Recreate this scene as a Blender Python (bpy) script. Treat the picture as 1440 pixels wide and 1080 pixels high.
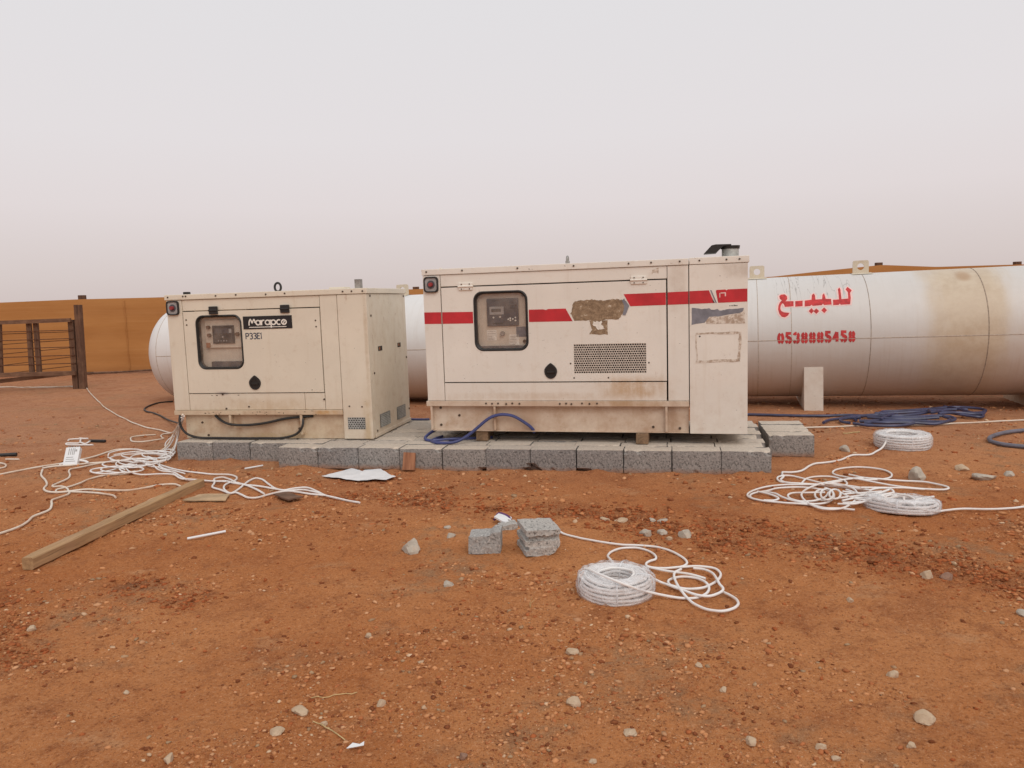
import bpy, bmesh, math, random
import numpy as np
from mathutils import Vector, Matrix, noise as mnoise
from mathutils.geometry import tessellate_polygon
for o in list(bpy.data.objects): bpy.data.objects.remove(o)
scene = bpy.context.scene
COL = scene.collection
PI = math.pi
CAB={'far_rope':[[(-8.523,15.16,0.0),(-7.839,14.067,0.0),(-7.291,13.224,0.0),(-6.536,12.082,0.0),(-5.83,11.104,0.0),(-5.295,10.406,0.0),(-4.781,9.782,0.0),(-4.471,9.509,0.0),(-4.193,9.19,0.02),(-3.997,8.895,0.1),(-3.685,8.302,0.28),(-3.484,7.896,0.4)]],'hook_loop':[[(-4.376,9.187,0.0),(-4.503,9.161,0.0),(-4.603,9.082,0.0),(-4.53,8.882,0.0),(-4.454,8.779,0.0),(-4.336,8.758,0.0),(-4.246,8.833,0.0),(-4.166,8.934,0.0),(-4.208,8.989,0.0),(-4.281,9.121,0.0),(-4.296,9.222,0.0),(-4.181,9.163,0.02)]],'long_left':[[(-4.979,7.03,0.0),(-4.896,7.106,0.0),(-4.817,7.214,0.0),(-4.677,7.412,0.0),(-4.565,7.559,0.0),(-4.497,7.72,0.0),(-4.441,7.817,0.0),(-4.418,7.94,0.0),(-4.408,8.108,0.0),(-4.37,8.258,0.0),(-4.168,8.245,0.0),(-3.99,8.118,0.0),(-3.877,8.042,0.0),(-3.817,8.129,0.0),(-3.778,8.188,0.05),(-3.798,8.371,0.12),(-3.544,7.964,0.3),(-3.365,7.66,0.44)]],'second_left':[[(-4.624,7.325,0.0),(-4.561,7.396,0.0),(-4.409,7.438,0.0),(-4.299,7.52,0.0),(-4.198,7.572,0.0),(-3.998,7.576,0.0),(-3.733,7.502,0.0),(-3.611,7.517,0.0),(-3.594,7.669,0.0),(-3.66,8.004,0.02),(-3.73,8.293,0.06),(-3.667,8.21,0.2),(-3.371,7.682,0.4),(-3.317,7.567,0.46)]],'s_curve':[[(-4.603,7.291,0.0),(-4.467,7.047,0.0),(-4.274,6.795,0.0),(-4.138,6.592,0.0),(-4.066,6.431,0.0),(-3.962,6.322,0.0),(-3.869,6.286,0.0),(-3.812,6.291,0.0),(-3.774,6.298,0.0),(-3.722,6.198,0.0),(-3.735,6.109,0.0),(-3.747,6.022,0.0),(-3.671,5.885,0.0),(-3.603,5.735,0.0),(-3.617,5.658,0.0),(-3.63,5.584,0.0),(-3.582,5.432,0.0),(-3.564,5.299,0.0),(-3.6,5.162,0.0),(-3.651,5.056,0.0)]],'hook_left':[[(-4.055,7.687,0.0),(-4.139,7.597,0.0),(-4.217,7.475,0.0),(-4.268,7.337,0.0),(-4.31,7.265,0.0),(-4.275,7.168,0.0),(-4.153,6.974,0.0),(-4.09,6.825,0.0),(-4.072,6.661,0.0),(-4.059,6.543,0.0),(-4.021,6.5,0.0),(-3.968,6.506,0.0),(-3.869,6.431,0.0),(-3.774,6.298,0.0)]],'loop_mid':[[(-3.891,6.312,0.0),(-3.921,6.364,0.0),(-3.933,6.414,0.0),(-3.893,6.484,0.0),(-3.873,6.635,0.0),(-3.88,6.796,0.0),(-3.839,6.902,0.0),(-3.765,6.949,0.0),(-3.638,6.96,0.0),(-3.593,7.071,0.0)]],'wide_bend':[[(-3.781,6.311,0.0),(-3.668,6.356,0.0),(-3.459,6.306,0.0),(-3.266,6.281,0.0),(-3.155,6.364,0.0),(-3.074,6.452,0.0),(-2.968,6.464,0.0),(-2.869,6.376,0.0),(-2.828,6.309,0.0),(-2.822,6.225,0.0),(-2.842,6.111,0.0),(-2.879,6.026,0.0),(-2.905,5.92,0.0),(-2.9,5.815,0.0),(-2.886,5.752,0.0)]],'short_end':[[(-3.766,6.285,0.0),(-3.54,6.233,0.0),(-3.386,6.168,0.0),(-3.298,6.111,0.0),(-3.243,6.037,0.0)]],'left_heap':[[(-3.577,7.864,0.0),(-3.705,8.217,0.05),(-3.67,8.226,0.15),(-3.493,7.863,0.3),(-3.257,7.461,0.46)],[(-3.554,7.812,0.01),(-3.515,7.593,0.01),(-3.51,7.423,0.01),(-3.661,7.429,0.01),(-3.776,7.446,0.01),(-3.811,7.305,0.01),(-3.817,7.181,0.01),(-3.858,7.066,0.01),(-3.933,7.017,0.01),(-4.028,7.105,0.01),(-4.046,7.214,0.01),(-3.963,7.264,0.01),(-3.833,7.308,0.01)],[(-3.802,7.5,0.01),(-3.806,7.336,0.01),(-3.704,7.134,0.01),(-3.574,6.967,0.01),(-3.444,6.876,0.01),(-3.262,6.865,0.01),(-3.123,6.818,0.01),(-2.998,6.662,0.01),(-2.933,6.6,0.01)],[(-2.933,6.6,0.01),(-2.842,6.561,0.01),(-2.612,6.453,0.01),(-2.49,6.424,0.01)],[(-3.644,6.98,0.012),(-3.656,6.937,0.012),(-3.696,6.912,0.012),(-3.758,6.909,0.012),(-3.833,6.928,0.012),(-3.909,6.967,0.012),(-3.975,7.021,0.012),(-4.021,7.08,0.012),(-4.038,7.136,0.012),(-4.024,7.18,0.012),(-3.98,7.204,0.012),(-3.913,7.204,0.012),(-3.835,7.181,0.012),(-3.758,7.137,0.012),(-3.694,7.081,0.012)],[(-3.506,7.062,0.02),(-3.494,6.995,0.02),(-3.526,6.948,0.02),(-3.597,6.93,0.02),(-3.692,6.944,0.02),(-3.794,6.986,0.02),(-3.883,7.05,0.02),(-3.943,7.124,0.02),(-3.959,7.193,0.02),(-3.928,7.243,0.02),(-3.856,7.263,0.02),(-3.756,7.248,0.02),(-3.651,7.203,0.02),(-3.561,7.136,0.02),(-3.506,7.062,0.02)],[(-3.516,7.025,0.015),(-3.521,6.969,0.015),(-3.551,6.944,0.015),(-3.602,6.955,0.015),(-3.665,6.999,0.015),(-3.729,7.069,0.015),(-3.782,7.154,0.015),(-3.814,7.237,0.015),(-3.818,7.303,0.015),(-3.793,7.337,0.015),(-3.743,7.334,0.015),(-3.678,7.292,0.015),(-3.611,7.222,0.015)],[(-3.515,7.568,0.015),(-3.525,7.49,0.015),(-3.59,7.441,0.015),(-3.696,7.429,0.015),(-3.828,7.456,0.015),(-3.964,7.518,0.015),(-4.08,7.605,0.015),(-4.157,7.702,0.015),(-4.178,7.793,0.015),(-4.139,7.861,0.015),(-4.044,7.891,0.015),(-3.912,7.879,0.015),(-3.769,7.826,0.015),(-3.64,7.742,0.015),(-3.55,7.645,0.015)],[(-3.552,7.727,0.02),(-3.537,7.646,0.02),(-3.569,7.587,0.02),(-3.641,7.558,0.02),(-3.743,7.564,0.02),(-3.858,7.603,0.02),(-3.969,7.67,0.02),(-4.057,7.755,0.02),(-4.108,7.844,0.02),(-4.112,7.922,0.02),(-4.065,7.976,0.02),(-3.977,7.994,0.02),(-3.862,7.974,0.02),(-3.742,7.919,0.02),(-3.637,7.84,0.02)],[(-3.453,7.416,0.025),(-3.5,7.371,0.025),(-3.58,7.364,0.025),(-3.679,7.398,0.025),(-3.78,7.465,0.025),(-3.865,7.556,0.025),(-3.917,7.655,0.025),(-3.926,7.741,0.025),(-3.888,7.799,0.025),(-3.81,7.815,0.025),(-3.707,7.786,0.025),(-3.601,7.719,0.025),(-3.513,7.628,0.025),(-3.458,7.53,0.025),(-3.446,7.444,0.025)],[(-3.507,7.372,0.028),(-3.492,7.299,0.028),(-3.522,7.248,0.028),(-3.59,7.227,0.028),(-3.682,7.241,0.028),(-3.782,7.286,0.028),(-3.871,7.356,0.028),(-3.932,7.436,0.028),(-3.951,7.512,0.028),(-3.923,7.567,0.028),(-3.853,7.59,0.028),(-3.756,7.575,0.028),(-3.652,7.526,0.028),(-3.563,7.453,0.028),(-3.507,7.372,0.028)],[(-3.506,7.707,0.03),(-3.487,7.615,0.03),(-3.519,7.556,0.03),(-3.593,7.545,0.03),(-3.689,7.583,0.03),(-3.785,7.662,0.03),(-3.855,7.762,0.03),(-3.879,7.858,0.03),(-3.849,7.921,0.03),(-3.772,7.934,0.03),(-3.67,7.893,0.03),(-3.573,7.809,0.03),(-3.506,7.707,0.03)],[(-3.597,7.325,0.02),(-3.57,7.232,0.02),(-3.586,7.168,0.02),(-3.641,7.144,0.02),(-3.722,7.165,0.02),(-3.814,7.227,0.02),(-3.895,7.319,0.02),(-3.948,7.419,0.02),(-3.96,7.506,0.02),(-3.926,7.558,0.02),(-3.854,7.562,0.02),(-3.761,7.517,0.02),(-3.669,7.434,0.02)],[(-3.68,7.282,0.025),(-3.662,7.206,0.025),(-3.688,7.154,0.025),(-3.751,7.137,0.025),(-3.839,7.158,0.025),(-3.932,7.212,0.025),(-4.011,7.289,0.025),(-4.057,7.373,0.025),(-4.059,7.443,0.025),(-4.014,7.483,0.025),(-3.934,7.483,0.025),(-3.837,7.443,0.025),(-3.747,7.373,0.025)],[(-4.256,7.849,0.01),(-4.316,8.006,0.01),(-4.26,8.151,0.01),(-4.113,8.166,0.01),(-3.916,7.98,0.01),(-3.748,7.879,0.01),(-3.618,7.822,0.01)],[(-4.235,7.809,0.01),(-4.127,7.686,0.01),(-3.991,7.562,0.01),(-3.823,7.47,0.01),(-3.742,7.525,0.01),(-3.581,7.303,0.01),(-3.445,7.22,0.01),(-3.509,7.39,0.01),(-3.696,7.655,0.01),(-3.805,7.778,0.01)],[(-4.232,7.918,0.01),(-4.13,8.014,0.01),(-3.905,7.941,0.01),(-3.766,7.919,0.01),(-3.751,8.125,0.03),(-3.793,8.369,0.08),(-3.653,8.183,0.22),(-3.369,7.648,0.42)],[(-3.901,8.384,0.0),(-3.955,8.543,0.02),(-3.923,8.588,0.06),(-3.806,8.438,0.1),(-3.636,8.18,0.22),(-3.379,7.684,0.4)],[(-3.562,7.764,0.02),(-3.668,8.111,0.03),(-3.689,8.243,0.1),(-3.641,8.205,0.2),(-3.363,7.681,0.4)],[(-3.691,7.417,0.01),(-3.536,7.297,0.01),(-3.384,7.088,0.01),(-3.283,6.984,0.01),(-3.157,6.908,0.01),(-3.036,6.75,0.01),(-2.895,6.568,0.01)],[(-3.737,7.697,0.01),(-3.532,7.393,0.01),(-3.356,7.145,0.01),(-3.191,7.001,0.01),(-3.019,6.831,0.01)],[(-3.755,7.992,0.01),(-3.72,8.052,0.02),(-3.628,7.999,0.02),(-3.538,7.761,0.02),(-3.556,7.621,0.02),(-3.654,7.567,0.02),(-3.777,7.45,0.02)],[(-3.591,7.51,0.03),(-3.583,7.684,0.03),(-3.584,7.866,0.03),(-3.648,8.086,0.05)]],'right_run':[[(-3.531,7.406,0.0),(-3.305,7.182,0.0),(-3.106,7.002,0.0),(-2.912,6.888,0.0),(-2.75,6.808,0.0),(-2.594,6.773,0.0),(-2.495,6.676,0.0),(-2.453,6.577,0.0),(-2.447,6.471,0.0),(-2.469,6.398,0.0),(-2.453,6.273,0.0),(-2.394,6.147,0.0),(-2.31,6.045,0.0),(-2.294,6.146,0.0),(-2.299,6.314,0.0),(-2.301,6.478,0.0),(-2.276,6.553,0.0),(-2.21,6.505,0.0),(-2.091,6.324,0.0),(-1.982,6.165,0.0),(-1.891,6.095,0.0),(-1.836,6.146,0.0),(-1.739,6.181,0.0),(-1.623,6.073,0.0),(-1.517,5.946,0.0),(-1.398,5.844,0.0),(-1.261,5.722,0.0),(-1.191,5.672,0.0)],[(-3.453,7.235,0.0),(-3.22,6.989,0.0),(-3.043,6.765,0.0),(-2.914,6.612,0.0),(-2.771,6.54,0.0),(-2.629,6.496,0.0),(-2.512,6.48,0.0),(-2.418,6.392,0.0),(-2.282,6.3,0.0),(-2.144,6.245,0.0),(-1.997,6.155,0.0),(-1.861,6.091,0.0),(-1.75,6.112,0.0),(-1.647,6.053,0.0),(-1.558,5.974,0.0)],[(-2.627,6.521,0.0),(-2.578,6.387,0.0),(-2.539,6.248,0.0),(-2.437,6.153,0.0),(-2.306,6.033,0.0),(-2.282,6.064,0.0),(-2.203,5.987,0.0),(-2.112,5.888,0.0),(-2.053,5.881,0.0),(-1.994,5.961,0.0),(-1.934,6.043,0.0),(-1.857,6.079,0.0),(-1.757,6.032,0.0),(-1.623,5.959,0.0),(-1.512,5.923,0.0)],[(-2.612,6.468,0.0),(-2.652,6.603,0.0),(-2.613,6.652,0.0),(-2.516,6.559,0.0),(-2.392,6.388,0.0),(-2.234,6.245,0.0),(-2.112,6.111,0.0),(-2.02,5.986,0.0)]],'black_lead':[[(-5.627,12.503,0.0),(-5.776,12.364,0.0),(-5.775,11.99,0.0),(-5.732,11.782,0.0),(-5.655,11.573,0.0),(-5.508,11.355,0.0),(-5.357,11.214,0.0),(-5.099,10.882,0.0),(-4.617,10.147,0.02),(-4.191,9.399,0.1),(-3.888,8.835,0.2)]],'centre_lead':[[(0.247,4.883,0.0),(0.266,4.819,0.0),(0.287,4.727,0.0),(0.371,4.639,0.0),(0.496,4.556,0.0),(0.619,4.496,0.0),(0.743,4.463,0.0),(0.842,4.414,0.0),(0.908,4.324,0.0),(0.95,4.198,0.0),(0.95,4.127,0.0),(0.914,4.074,0.0),(0.829,4.048,0.0),(0.752,4.055,0.0),(0.719,4.08,0.0),(0.72,4.125,0.0),(0.75,4.169,0.0),(0.783,4.195,0.0),(0.799,4.248,0.0),(0.79,4.323,0.0),(0.763,4.383,0.0),(0.707,4.427,0.0),(0.63,4.428,0.0),(0.558,4.364,0.0),(0.527,4.292,0.0),(0.52,4.141,0.03),(0.52,3.96,0.07)],[(0.668,3.909,0.06),(0.718,4.063,0.0),(0.789,4.041,0.0),(0.91,4.057,0.0),(1.009,4.059,0.0),(1.078,4.025,0.0),(1.091,3.959,0.0),(1.061,3.878,0.0),(1.0,3.803,0.0),(0.925,3.726,0.01),(0.856,3.738,0.0),(0.803,3.746,0.01),(0.783,3.807,0.0),(0.788,3.851,0.0),(0.826,3.888,0.0),(0.883,3.904,0.0),(0.938,3.884,0.0),(0.972,3.809,0.01),(0.973,3.741,0.01),(0.934,3.659,0.01),(0.878,3.634,0.0),(0.813,3.63,0.0),(0.711,3.65,0.01),(0.616,3.613,0.05),(0.524,3.577,0.1),(0.453,3.616,0.12),(0.399,3.698,0.12),(0.365,3.79,0.11),(0.347,3.829,0.1)],[(0.714,4.037,0.01),(0.777,3.982,0.01),(0.846,3.944,0.01),(0.932,3.904,0.01),(0.985,3.859,0.01)],[(0.688,3.769,0.05),(0.741,3.799,0.01),(0.776,3.757,0.01),(0.828,3.696,0.01),(0.885,3.636,0.01),(0.937,3.618,0.01),(0.996,3.654,0.01),(1.036,3.707,0.01),(1.036,3.774,0.01),(1.041,3.844,0.01),(1.039,3.937,0.01),(1.01,3.988,0.01),(0.957,4.009,0.01)],[(0.885,3.983,0.01),(0.84,3.933,0.01),(0.823,3.873,0.01),(0.816,3.773,0.01),(0.82,3.66,0.01),(0.833,3.611,0.0),(0.852,3.531,0.0),(0.895,3.469,0.0),(0.954,3.44,0.0),(1.012,3.464,0.0),(1.054,3.515,0.0),(1.067,3.583,0.0),(1.055,3.647,0.0),(1.031,3.704,0.0)]],'right_lead':[[(3.501,7.023,0.1),(3.486,7.005,0.07),(3.431,6.959,0.02),(3.331,6.875,0.0),(3.214,6.765,0.0),(3.081,6.786,0.0),(3.013,6.733,0.0),(2.873,6.602,0.0),(2.72,6.537,0.0),(2.632,6.521,0.0),(2.548,6.447,0.0),(2.402,6.276,0.0),(2.298,6.237,0.0),(2.247,6.245,0.0),(2.215,6.171,0.0),(2.191,6.072,0.0),(2.128,5.959,0.0),(2.136,5.886,0.0),(2.258,5.823,0.0),(2.381,5.784,0.0),(2.55,5.854,0.0),(2.675,5.933,0.0),(2.814,5.938,0.0)]],'right_tangle':[[(2.19,6.085,0.0),(2.149,6.066,0.0),(2.113,5.997,0.0),(2.112,5.913,0.0),(2.187,5.856,0.0),(2.302,5.794,0.0),(2.416,5.734,0.0),(2.523,5.665,0.0),(2.617,5.577,0.0),(2.658,5.55,0.0)],[(2.174,6.087,0.0),(2.256,6.089,0.0),(2.328,6.004,0.0),(2.391,5.876,0.0),(2.416,5.762,0.01),(2.555,5.676,0.01),(2.645,5.555,0.01)],[(2.641,5.513,0.01),(2.568,5.587,0.01),(2.435,5.714,0.01),(2.235,5.763,0.01),(2.087,5.811,0.0),(1.928,5.753,0.0),(1.788,5.64,0.0),(1.73,5.541,0.0),(1.731,5.46,0.0),(1.776,5.375,0.0),(1.901,5.292,0.0),(2.071,5.207,0.0),(2.134,5.117,0.0),(2.224,5.098,0.0),(2.311,5.052,0.0)],[(1.731,5.46,0.0),(1.747,5.529,0.0),(1.805,5.595,0.0),(1.919,5.644,0.0),(2.006,5.709,0.0),(2.112,5.729,0.0),(2.239,5.702,0.0),(2.338,5.612,0.0)],[(1.828,5.613,0.0),(1.881,5.533,0.0),(1.911,5.437,0.0),(1.91,5.388,0.0),(1.862,5.355,0.0),(1.796,5.372,0.0)],[(1.888,5.616,0.0),(1.929,5.52,0.01),(1.945,5.416,0.01),(1.985,5.313,0.01),(2.074,5.216,0.01),(2.164,5.215,0.01),(2.259,5.299,0.01),(2.33,5.429,0.01),(2.372,5.59,0.01),(2.357,5.658,0.01)],[(2.89,5.862,0.01),(2.742,5.906,0.01),(2.615,5.875,0.01),(2.481,5.823,0.01),(2.324,5.711,0.02),(2.215,5.614,0.02),(2.127,5.498,0.02),(2.08,5.401,0.02),(2.063,5.303,0.01),(2.062,5.171,0.01),(2.093,5.078,0.01),(2.156,5.053,0.01),(2.248,5.086,0.01),(2.342,5.166,0.02),(2.445,5.316,0.02),(2.51,5.47,0.02),(2.519,5.597,0.02),(2.479,5.69,0.02),(2.385,5.725,0.02)],[(2.274,5.459,0.02),(2.146,5.464,0.02),(2.056,5.504,0.01),(1.999,5.449,0.01),(1.984,5.352,0.01),(2.023,5.279,0.01),(2.109,5.241,0.02),(2.219,5.325,0.02),(2.299,5.455,0.02)],[(2.294,5.357,0.03),(2.256,5.282,0.03),(2.218,5.231,0.03),(2.188,5.214,0.03),(2.175,5.236,0.03),(2.181,5.292,0.03),(2.206,5.368,0.03),(2.243,5.444,0.03),(2.284,5.5,0.03),(2.315,5.519,0.03),(2.329,5.495,0.03),(2.321,5.435,0.03),(2.294,5.357,0.03)],[(2.343,5.351,0.03),(2.309,5.286,0.03),(2.275,5.24,0.03),(2.248,5.226,0.03),(2.236,5.245,0.03),(2.242,5.294,0.03),(2.265,5.36,0.03),(2.298,5.427,0.03),(2.334,5.476,0.03),(2.362,5.492,0.03),(2.374,5.471,0.03),(2.367,5.419,0.03),(2.343,5.351,0.03)],[(2.274,5.343,0.02),(2.237,5.288,0.02),(2.2,5.257,0.02),(2.172,5.254,0.02),(2.157,5.28,0.02),(2.158,5.33,0.02),(2.176,5.395,0.02),(2.207,5.464,0.02),(2.246,5.521,0.02),(2.284,5.554,0.02),(2.314,5.557,0.02),(2.328,5.527,0.02),(2.324,5.473,0.02)],[(2.251,5.847,0.0),(2.355,6.001,0.0),(2.46,6.048,0.0),(2.565,6.021,0.0),(2.597,5.883,0.0),(2.589,5.803,0.0),(2.555,5.739,0.0),(2.506,5.7,0.0)],[(3.034,5.993,0.0),(2.963,5.918,0.0),(2.795,5.839,0.01),(2.678,5.89,0.01),(2.646,6.01,0.0),(2.617,6.089,0.0),(2.636,6.176,0.0),(2.707,6.272,0.0),(2.842,6.321,0.0),(2.955,6.304,0.0),(3.059,6.208,0.0),(3.071,6.089,0.0),(3.034,5.993,0.0)],[(2.716,6.05,0.0),(2.768,5.902,0.01),(2.879,5.839,0.01),(3.033,5.813,0.0),(3.171,5.76,0.0),(3.231,5.65,0.0),(3.238,5.55,0.0),(3.19,5.503,0.0),(3.092,5.516,0.0),(2.989,5.572,0.0),(2.875,5.663,0.0),(2.774,5.737,0.01),(2.677,5.825,0.02)],[(2.576,5.546,0.02),(2.92,5.541,0.01),(3.042,5.522,0.0)],[(2.573,5.405,0.04),(2.632,5.421,0.05),(2.715,5.42,0.05),(2.72,5.347,0.05),(2.663,5.254,0.05),(2.561,5.189,0.05),(2.482,5.179,0.04),(2.387,5.189,0.02),(2.3,5.217,0.01)],[(2.349,5.388,0.02),(2.447,5.378,0.03),(2.588,5.244,0.05),(2.673,5.254,0.06)],[(2.308,5.294,0.02),(2.437,5.299,0.03),(2.549,5.268,0.05),(2.701,5.37,0.05)],[(2.296,5.219,0.02),(2.412,5.244,0.03),(2.535,5.135,0.05),(2.664,5.176,0.05)],[(2.244,5.168,0.01),(2.332,5.122,0.02),(2.459,5.162,0.03),(2.517,5.119,0.05)],[(2.399,5.445,0.03),(2.48,5.394,0.03),(2.57,5.364,0.04),(2.634,5.338,0.05)],[(2.368,5.408,0.03),(2.381,5.287,0.03),(2.426,5.167,0.04),(2.506,5.158,0.05)],[(2.442,5.482,0.03),(2.486,5.295,0.04),(2.597,5.264,0.06)]],'collapsed_lead':[[(2.563,5.132,0.07),(2.506,5.027,0.07),(2.517,4.972,0.06),(2.567,4.949,0.06),(2.598,4.962,0.07),(2.644,4.941,0.05),(2.681,4.886,0.04),(2.767,4.912,0.02),(2.844,4.99,0.02),(2.876,5.057,0.03),(2.868,5.132,0.04)],[(2.664,5.178,0.07),(2.706,5.134,0.07),(2.706,5.04,0.07),(2.666,4.92,0.06)],[(2.492,5.047,0.07),(2.633,4.994,0.07),(2.802,5.084,0.06),(2.901,5.147,0.05)],[(2.642,5.047,0.08),(2.594,4.945,0.07)],[(2.653,4.94,0.05),(2.704,4.901,0.03),(2.772,4.904,0.01),(2.88,4.961,0.0),(3.016,4.988,0.0),(3.163,4.954,0.0),(3.306,4.955,0.0),(3.416,4.977,0.0),(3.583,5.01,0.0)]],'back_white_line':[[(3.076,8.149,0.0),(3.201,8.171,0.0),(3.561,8.195,0.0),(3.795,8.197,0.0),(4.312,8.145,0.0),(4.533,8.125,0.0),(4.838,8.184,0.0),(5.05,8.214,0.0),(5.299,8.237,0.0),(5.633,8.268,0.0),(5.87,8.27,0.0)]],'blue_hose':[[(2.848,9.157,0.0),(3.042,9.088,0.0),(3.233,9.021,0.0),(3.46,8.946,0.0),(3.695,8.897,0.0),(3.949,8.9,0.0),(4.155,8.712,0.01),(4.266,8.521,0.02),(4.431,8.373,0.03),(4.599,8.39,0.03)],[(3.474,8.402,0.0),(3.592,8.551,0.0),(3.755,8.646,0.0),(4.019,8.777,0.0),(4.249,8.735,0.02),(4.496,8.782,0.03)],[(4.426,8.645,0.02),(4.253,8.575,0.02),(4.248,8.682,0.02),(4.312,8.831,0.02),(4.399,8.925,0.02),(4.578,8.943,0.02),(4.936,9.01,0.02),(5.223,9.094,0.02),(5.407,9.084,0.02),(5.525,8.968,0.02),(5.544,8.82,0.02),(5.437,8.675,0.02),(5.227,8.573,0.03),(5.04,8.601,0.04),(4.885,8.689,0.04),(4.721,8.614,0.04),(4.511,8.525,0.04),(4.273,8.534,0.03),(4.204,8.627,0.03)],[(5.269,9.175,0.02),(5.264,8.842,0.03),(5.269,8.602,0.02),(5.34,8.531,0.0),(5.234,8.424,0.0),(5.148,8.481,0.01),(5.009,8.619,0.03),(4.903,8.796,0.04)],[(5.496,8.756,0.01),(5.363,8.568,0.01),(5.227,8.505,0.02),(5.048,8.545,0.04),(4.807,8.478,0.05)],[(3.867,8.46,0.01),(3.908,8.605,0.01),(4.0,8.717,0.01),(4.127,8.654,0.02),(4.322,8.472,0.03),(4.533,8.417,0.04),(4.773,8.445,0.04),(4.902,8.404,0.03),(4.886,8.294,0.02),(4.793,8.228,0.01),(4.656,8.206,0.01),(4.42,8.203,0.03),(4.208,8.245,0.03),(4.02,8.344,0.02),(3.876,8.409,0.01)],[(4.056,8.287,0.04),(4.205,8.446,0.05),(4.342,8.575,0.05)],[(4.84,8.743,0.05),(4.755,8.53,0.06),(4.98,8.712,0.05)],[(3.706,8.261,0.0),(3.665,8.364,0.0),(3.709,8.503,0.0),(3.81,8.584,0.0),(3.928,8.487,0.02)],[(3.723,8.211,0.0),(3.791,8.106,0.0),(3.947,8.031,0.0),(4.132,8.019,0.0),(4.279,8.082,0.0),(4.348,8.125,0.01),(4.293,8.182,0.01),(4.023,8.187,0.01),(3.85,8.233,0.0)],[(3.844,8.305,0.02),(4.001,8.142,0.03),(4.223,8.123,0.03),(4.404,8.101,0.02),(4.536,8.088,0.01),(4.636,8.102,0.02),(4.804,8.248,0.03),(4.804,8.387,0.04)],[(4.018,8.508,0.03),(4.164,8.315,0.04),(4.449,8.258,0.04),(4.678,8.248,0.05)],[(4.235,8.793,0.02),(4.456,8.736,0.03),(4.7,8.728,0.04),(5.115,8.874,0.03),(5.374,8.885,0.02)]],'grey_hose':[[(5.524,7.778,0.0),(5.225,7.662,0.0),(4.989,7.581,0.0),(4.776,7.438,0.0),(4.623,7.273,0.0),(4.55,7.102,0.0),(4.583,6.956,0.0),(4.691,6.87,0.0),(4.836,6.796,0.0)]],'gap_blue':[[(-1.302,8.521,0.2),(-1.15,8.408,0.205),(-1.042,8.371,0.205),(-0.93,8.363,0.205)]],'black_scrap_white':[[(-4.823,8.601,0.0),(-4.967,8.625,0.0),(-5.162,8.679,0.0),(-5.227,8.777,0.0),(-5.094,8.777,0.0),(-5.164,8.947,0.0),(-5.231,9.051,0.0),(-5.335,9.022,0.0),(-5.31,8.949,0.0)],[(-5.08,8.797,0.0),(-4.962,8.689,0.0),(-4.992,8.849,0.0)],[(-5.231,9.051,0.0),(-5.16,9.015,0.0),(-5.103,9.005,0.0)]],'edge_loop':[[(-5.348,7.676,0.0),(-5.255,7.645,0.0),(-5.162,7.581,0.0),(-5.09,7.489,0.0),(-5.059,7.404,0.0),(-5.094,7.362,0.0),(-5.145,7.353,0.0)]]}
AR=[[(-0.394,0.759),(-0.371,0.792),(-0.329,0.796),(-0.302,0.752),(-0.299,0.702),(-0.309,0.671),(-0.324,0.652),(-0.228,0.646),(-0.231,0.55),(-0.332,0.544),(-0.345,0.597),(-0.361,0.613),(-0.381,0.57),(-0.389,0.52),(-0.378,0.478),(-0.348,0.452),(-0.282,0.439),(-0.303,0.393),(-0.336,0.365),(-0.373,0.377),(-0.4,0.425),(-0.415,0.501),(-0.409,0.572),(-0.391,0.63),(-0.366,0.672),(-0.388,0.701)],[(-0.208,0.646),(-0.121,0.65),(-0.125,0.546),(-0.211,0.543)],[(-0.096,0.649),(-0.017,0.66),(-0.008,0.756),(0.015,0.788),(0.028,0.745),(0.029,0.661),(0.107,0.665),(0.114,0.746),(0.133,0.782),(0.142,0.736),(0.148,0.667),(0.209,0.66),(0.211,0.557),(0.124,0.552),(0.112,0.577),(0.097,0.551),(-0.008,0.545),(-0.021,0.566),(-0.036,0.544),(-0.102,0.539)],[(0.23,0.643),(0.299,0.646),(0.301,0.864),(0.32,0.901),(0.328,0.862),(0.328,0.649),(0.405,0.657),(0.409,0.783),(0.388,0.847),(0.414,0.908),(0.457,0.823),(0.433,0.764),(0.435,0.668),(0.421,0.548),(0.314,0.546),(0.304,0.568),(0.291,0.545),(0.228,0.546)],[(-0.058,0.457),(-0.023,0.507),(0.004,0.459),(-0.028,0.41)],[(-0.003,0.451),(0.031,0.498),(0.064,0.451),(0.03,0.405)],[(0.088,0.464),(0.123,0.511),(0.153,0.463),(0.121,0.414)]]
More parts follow.
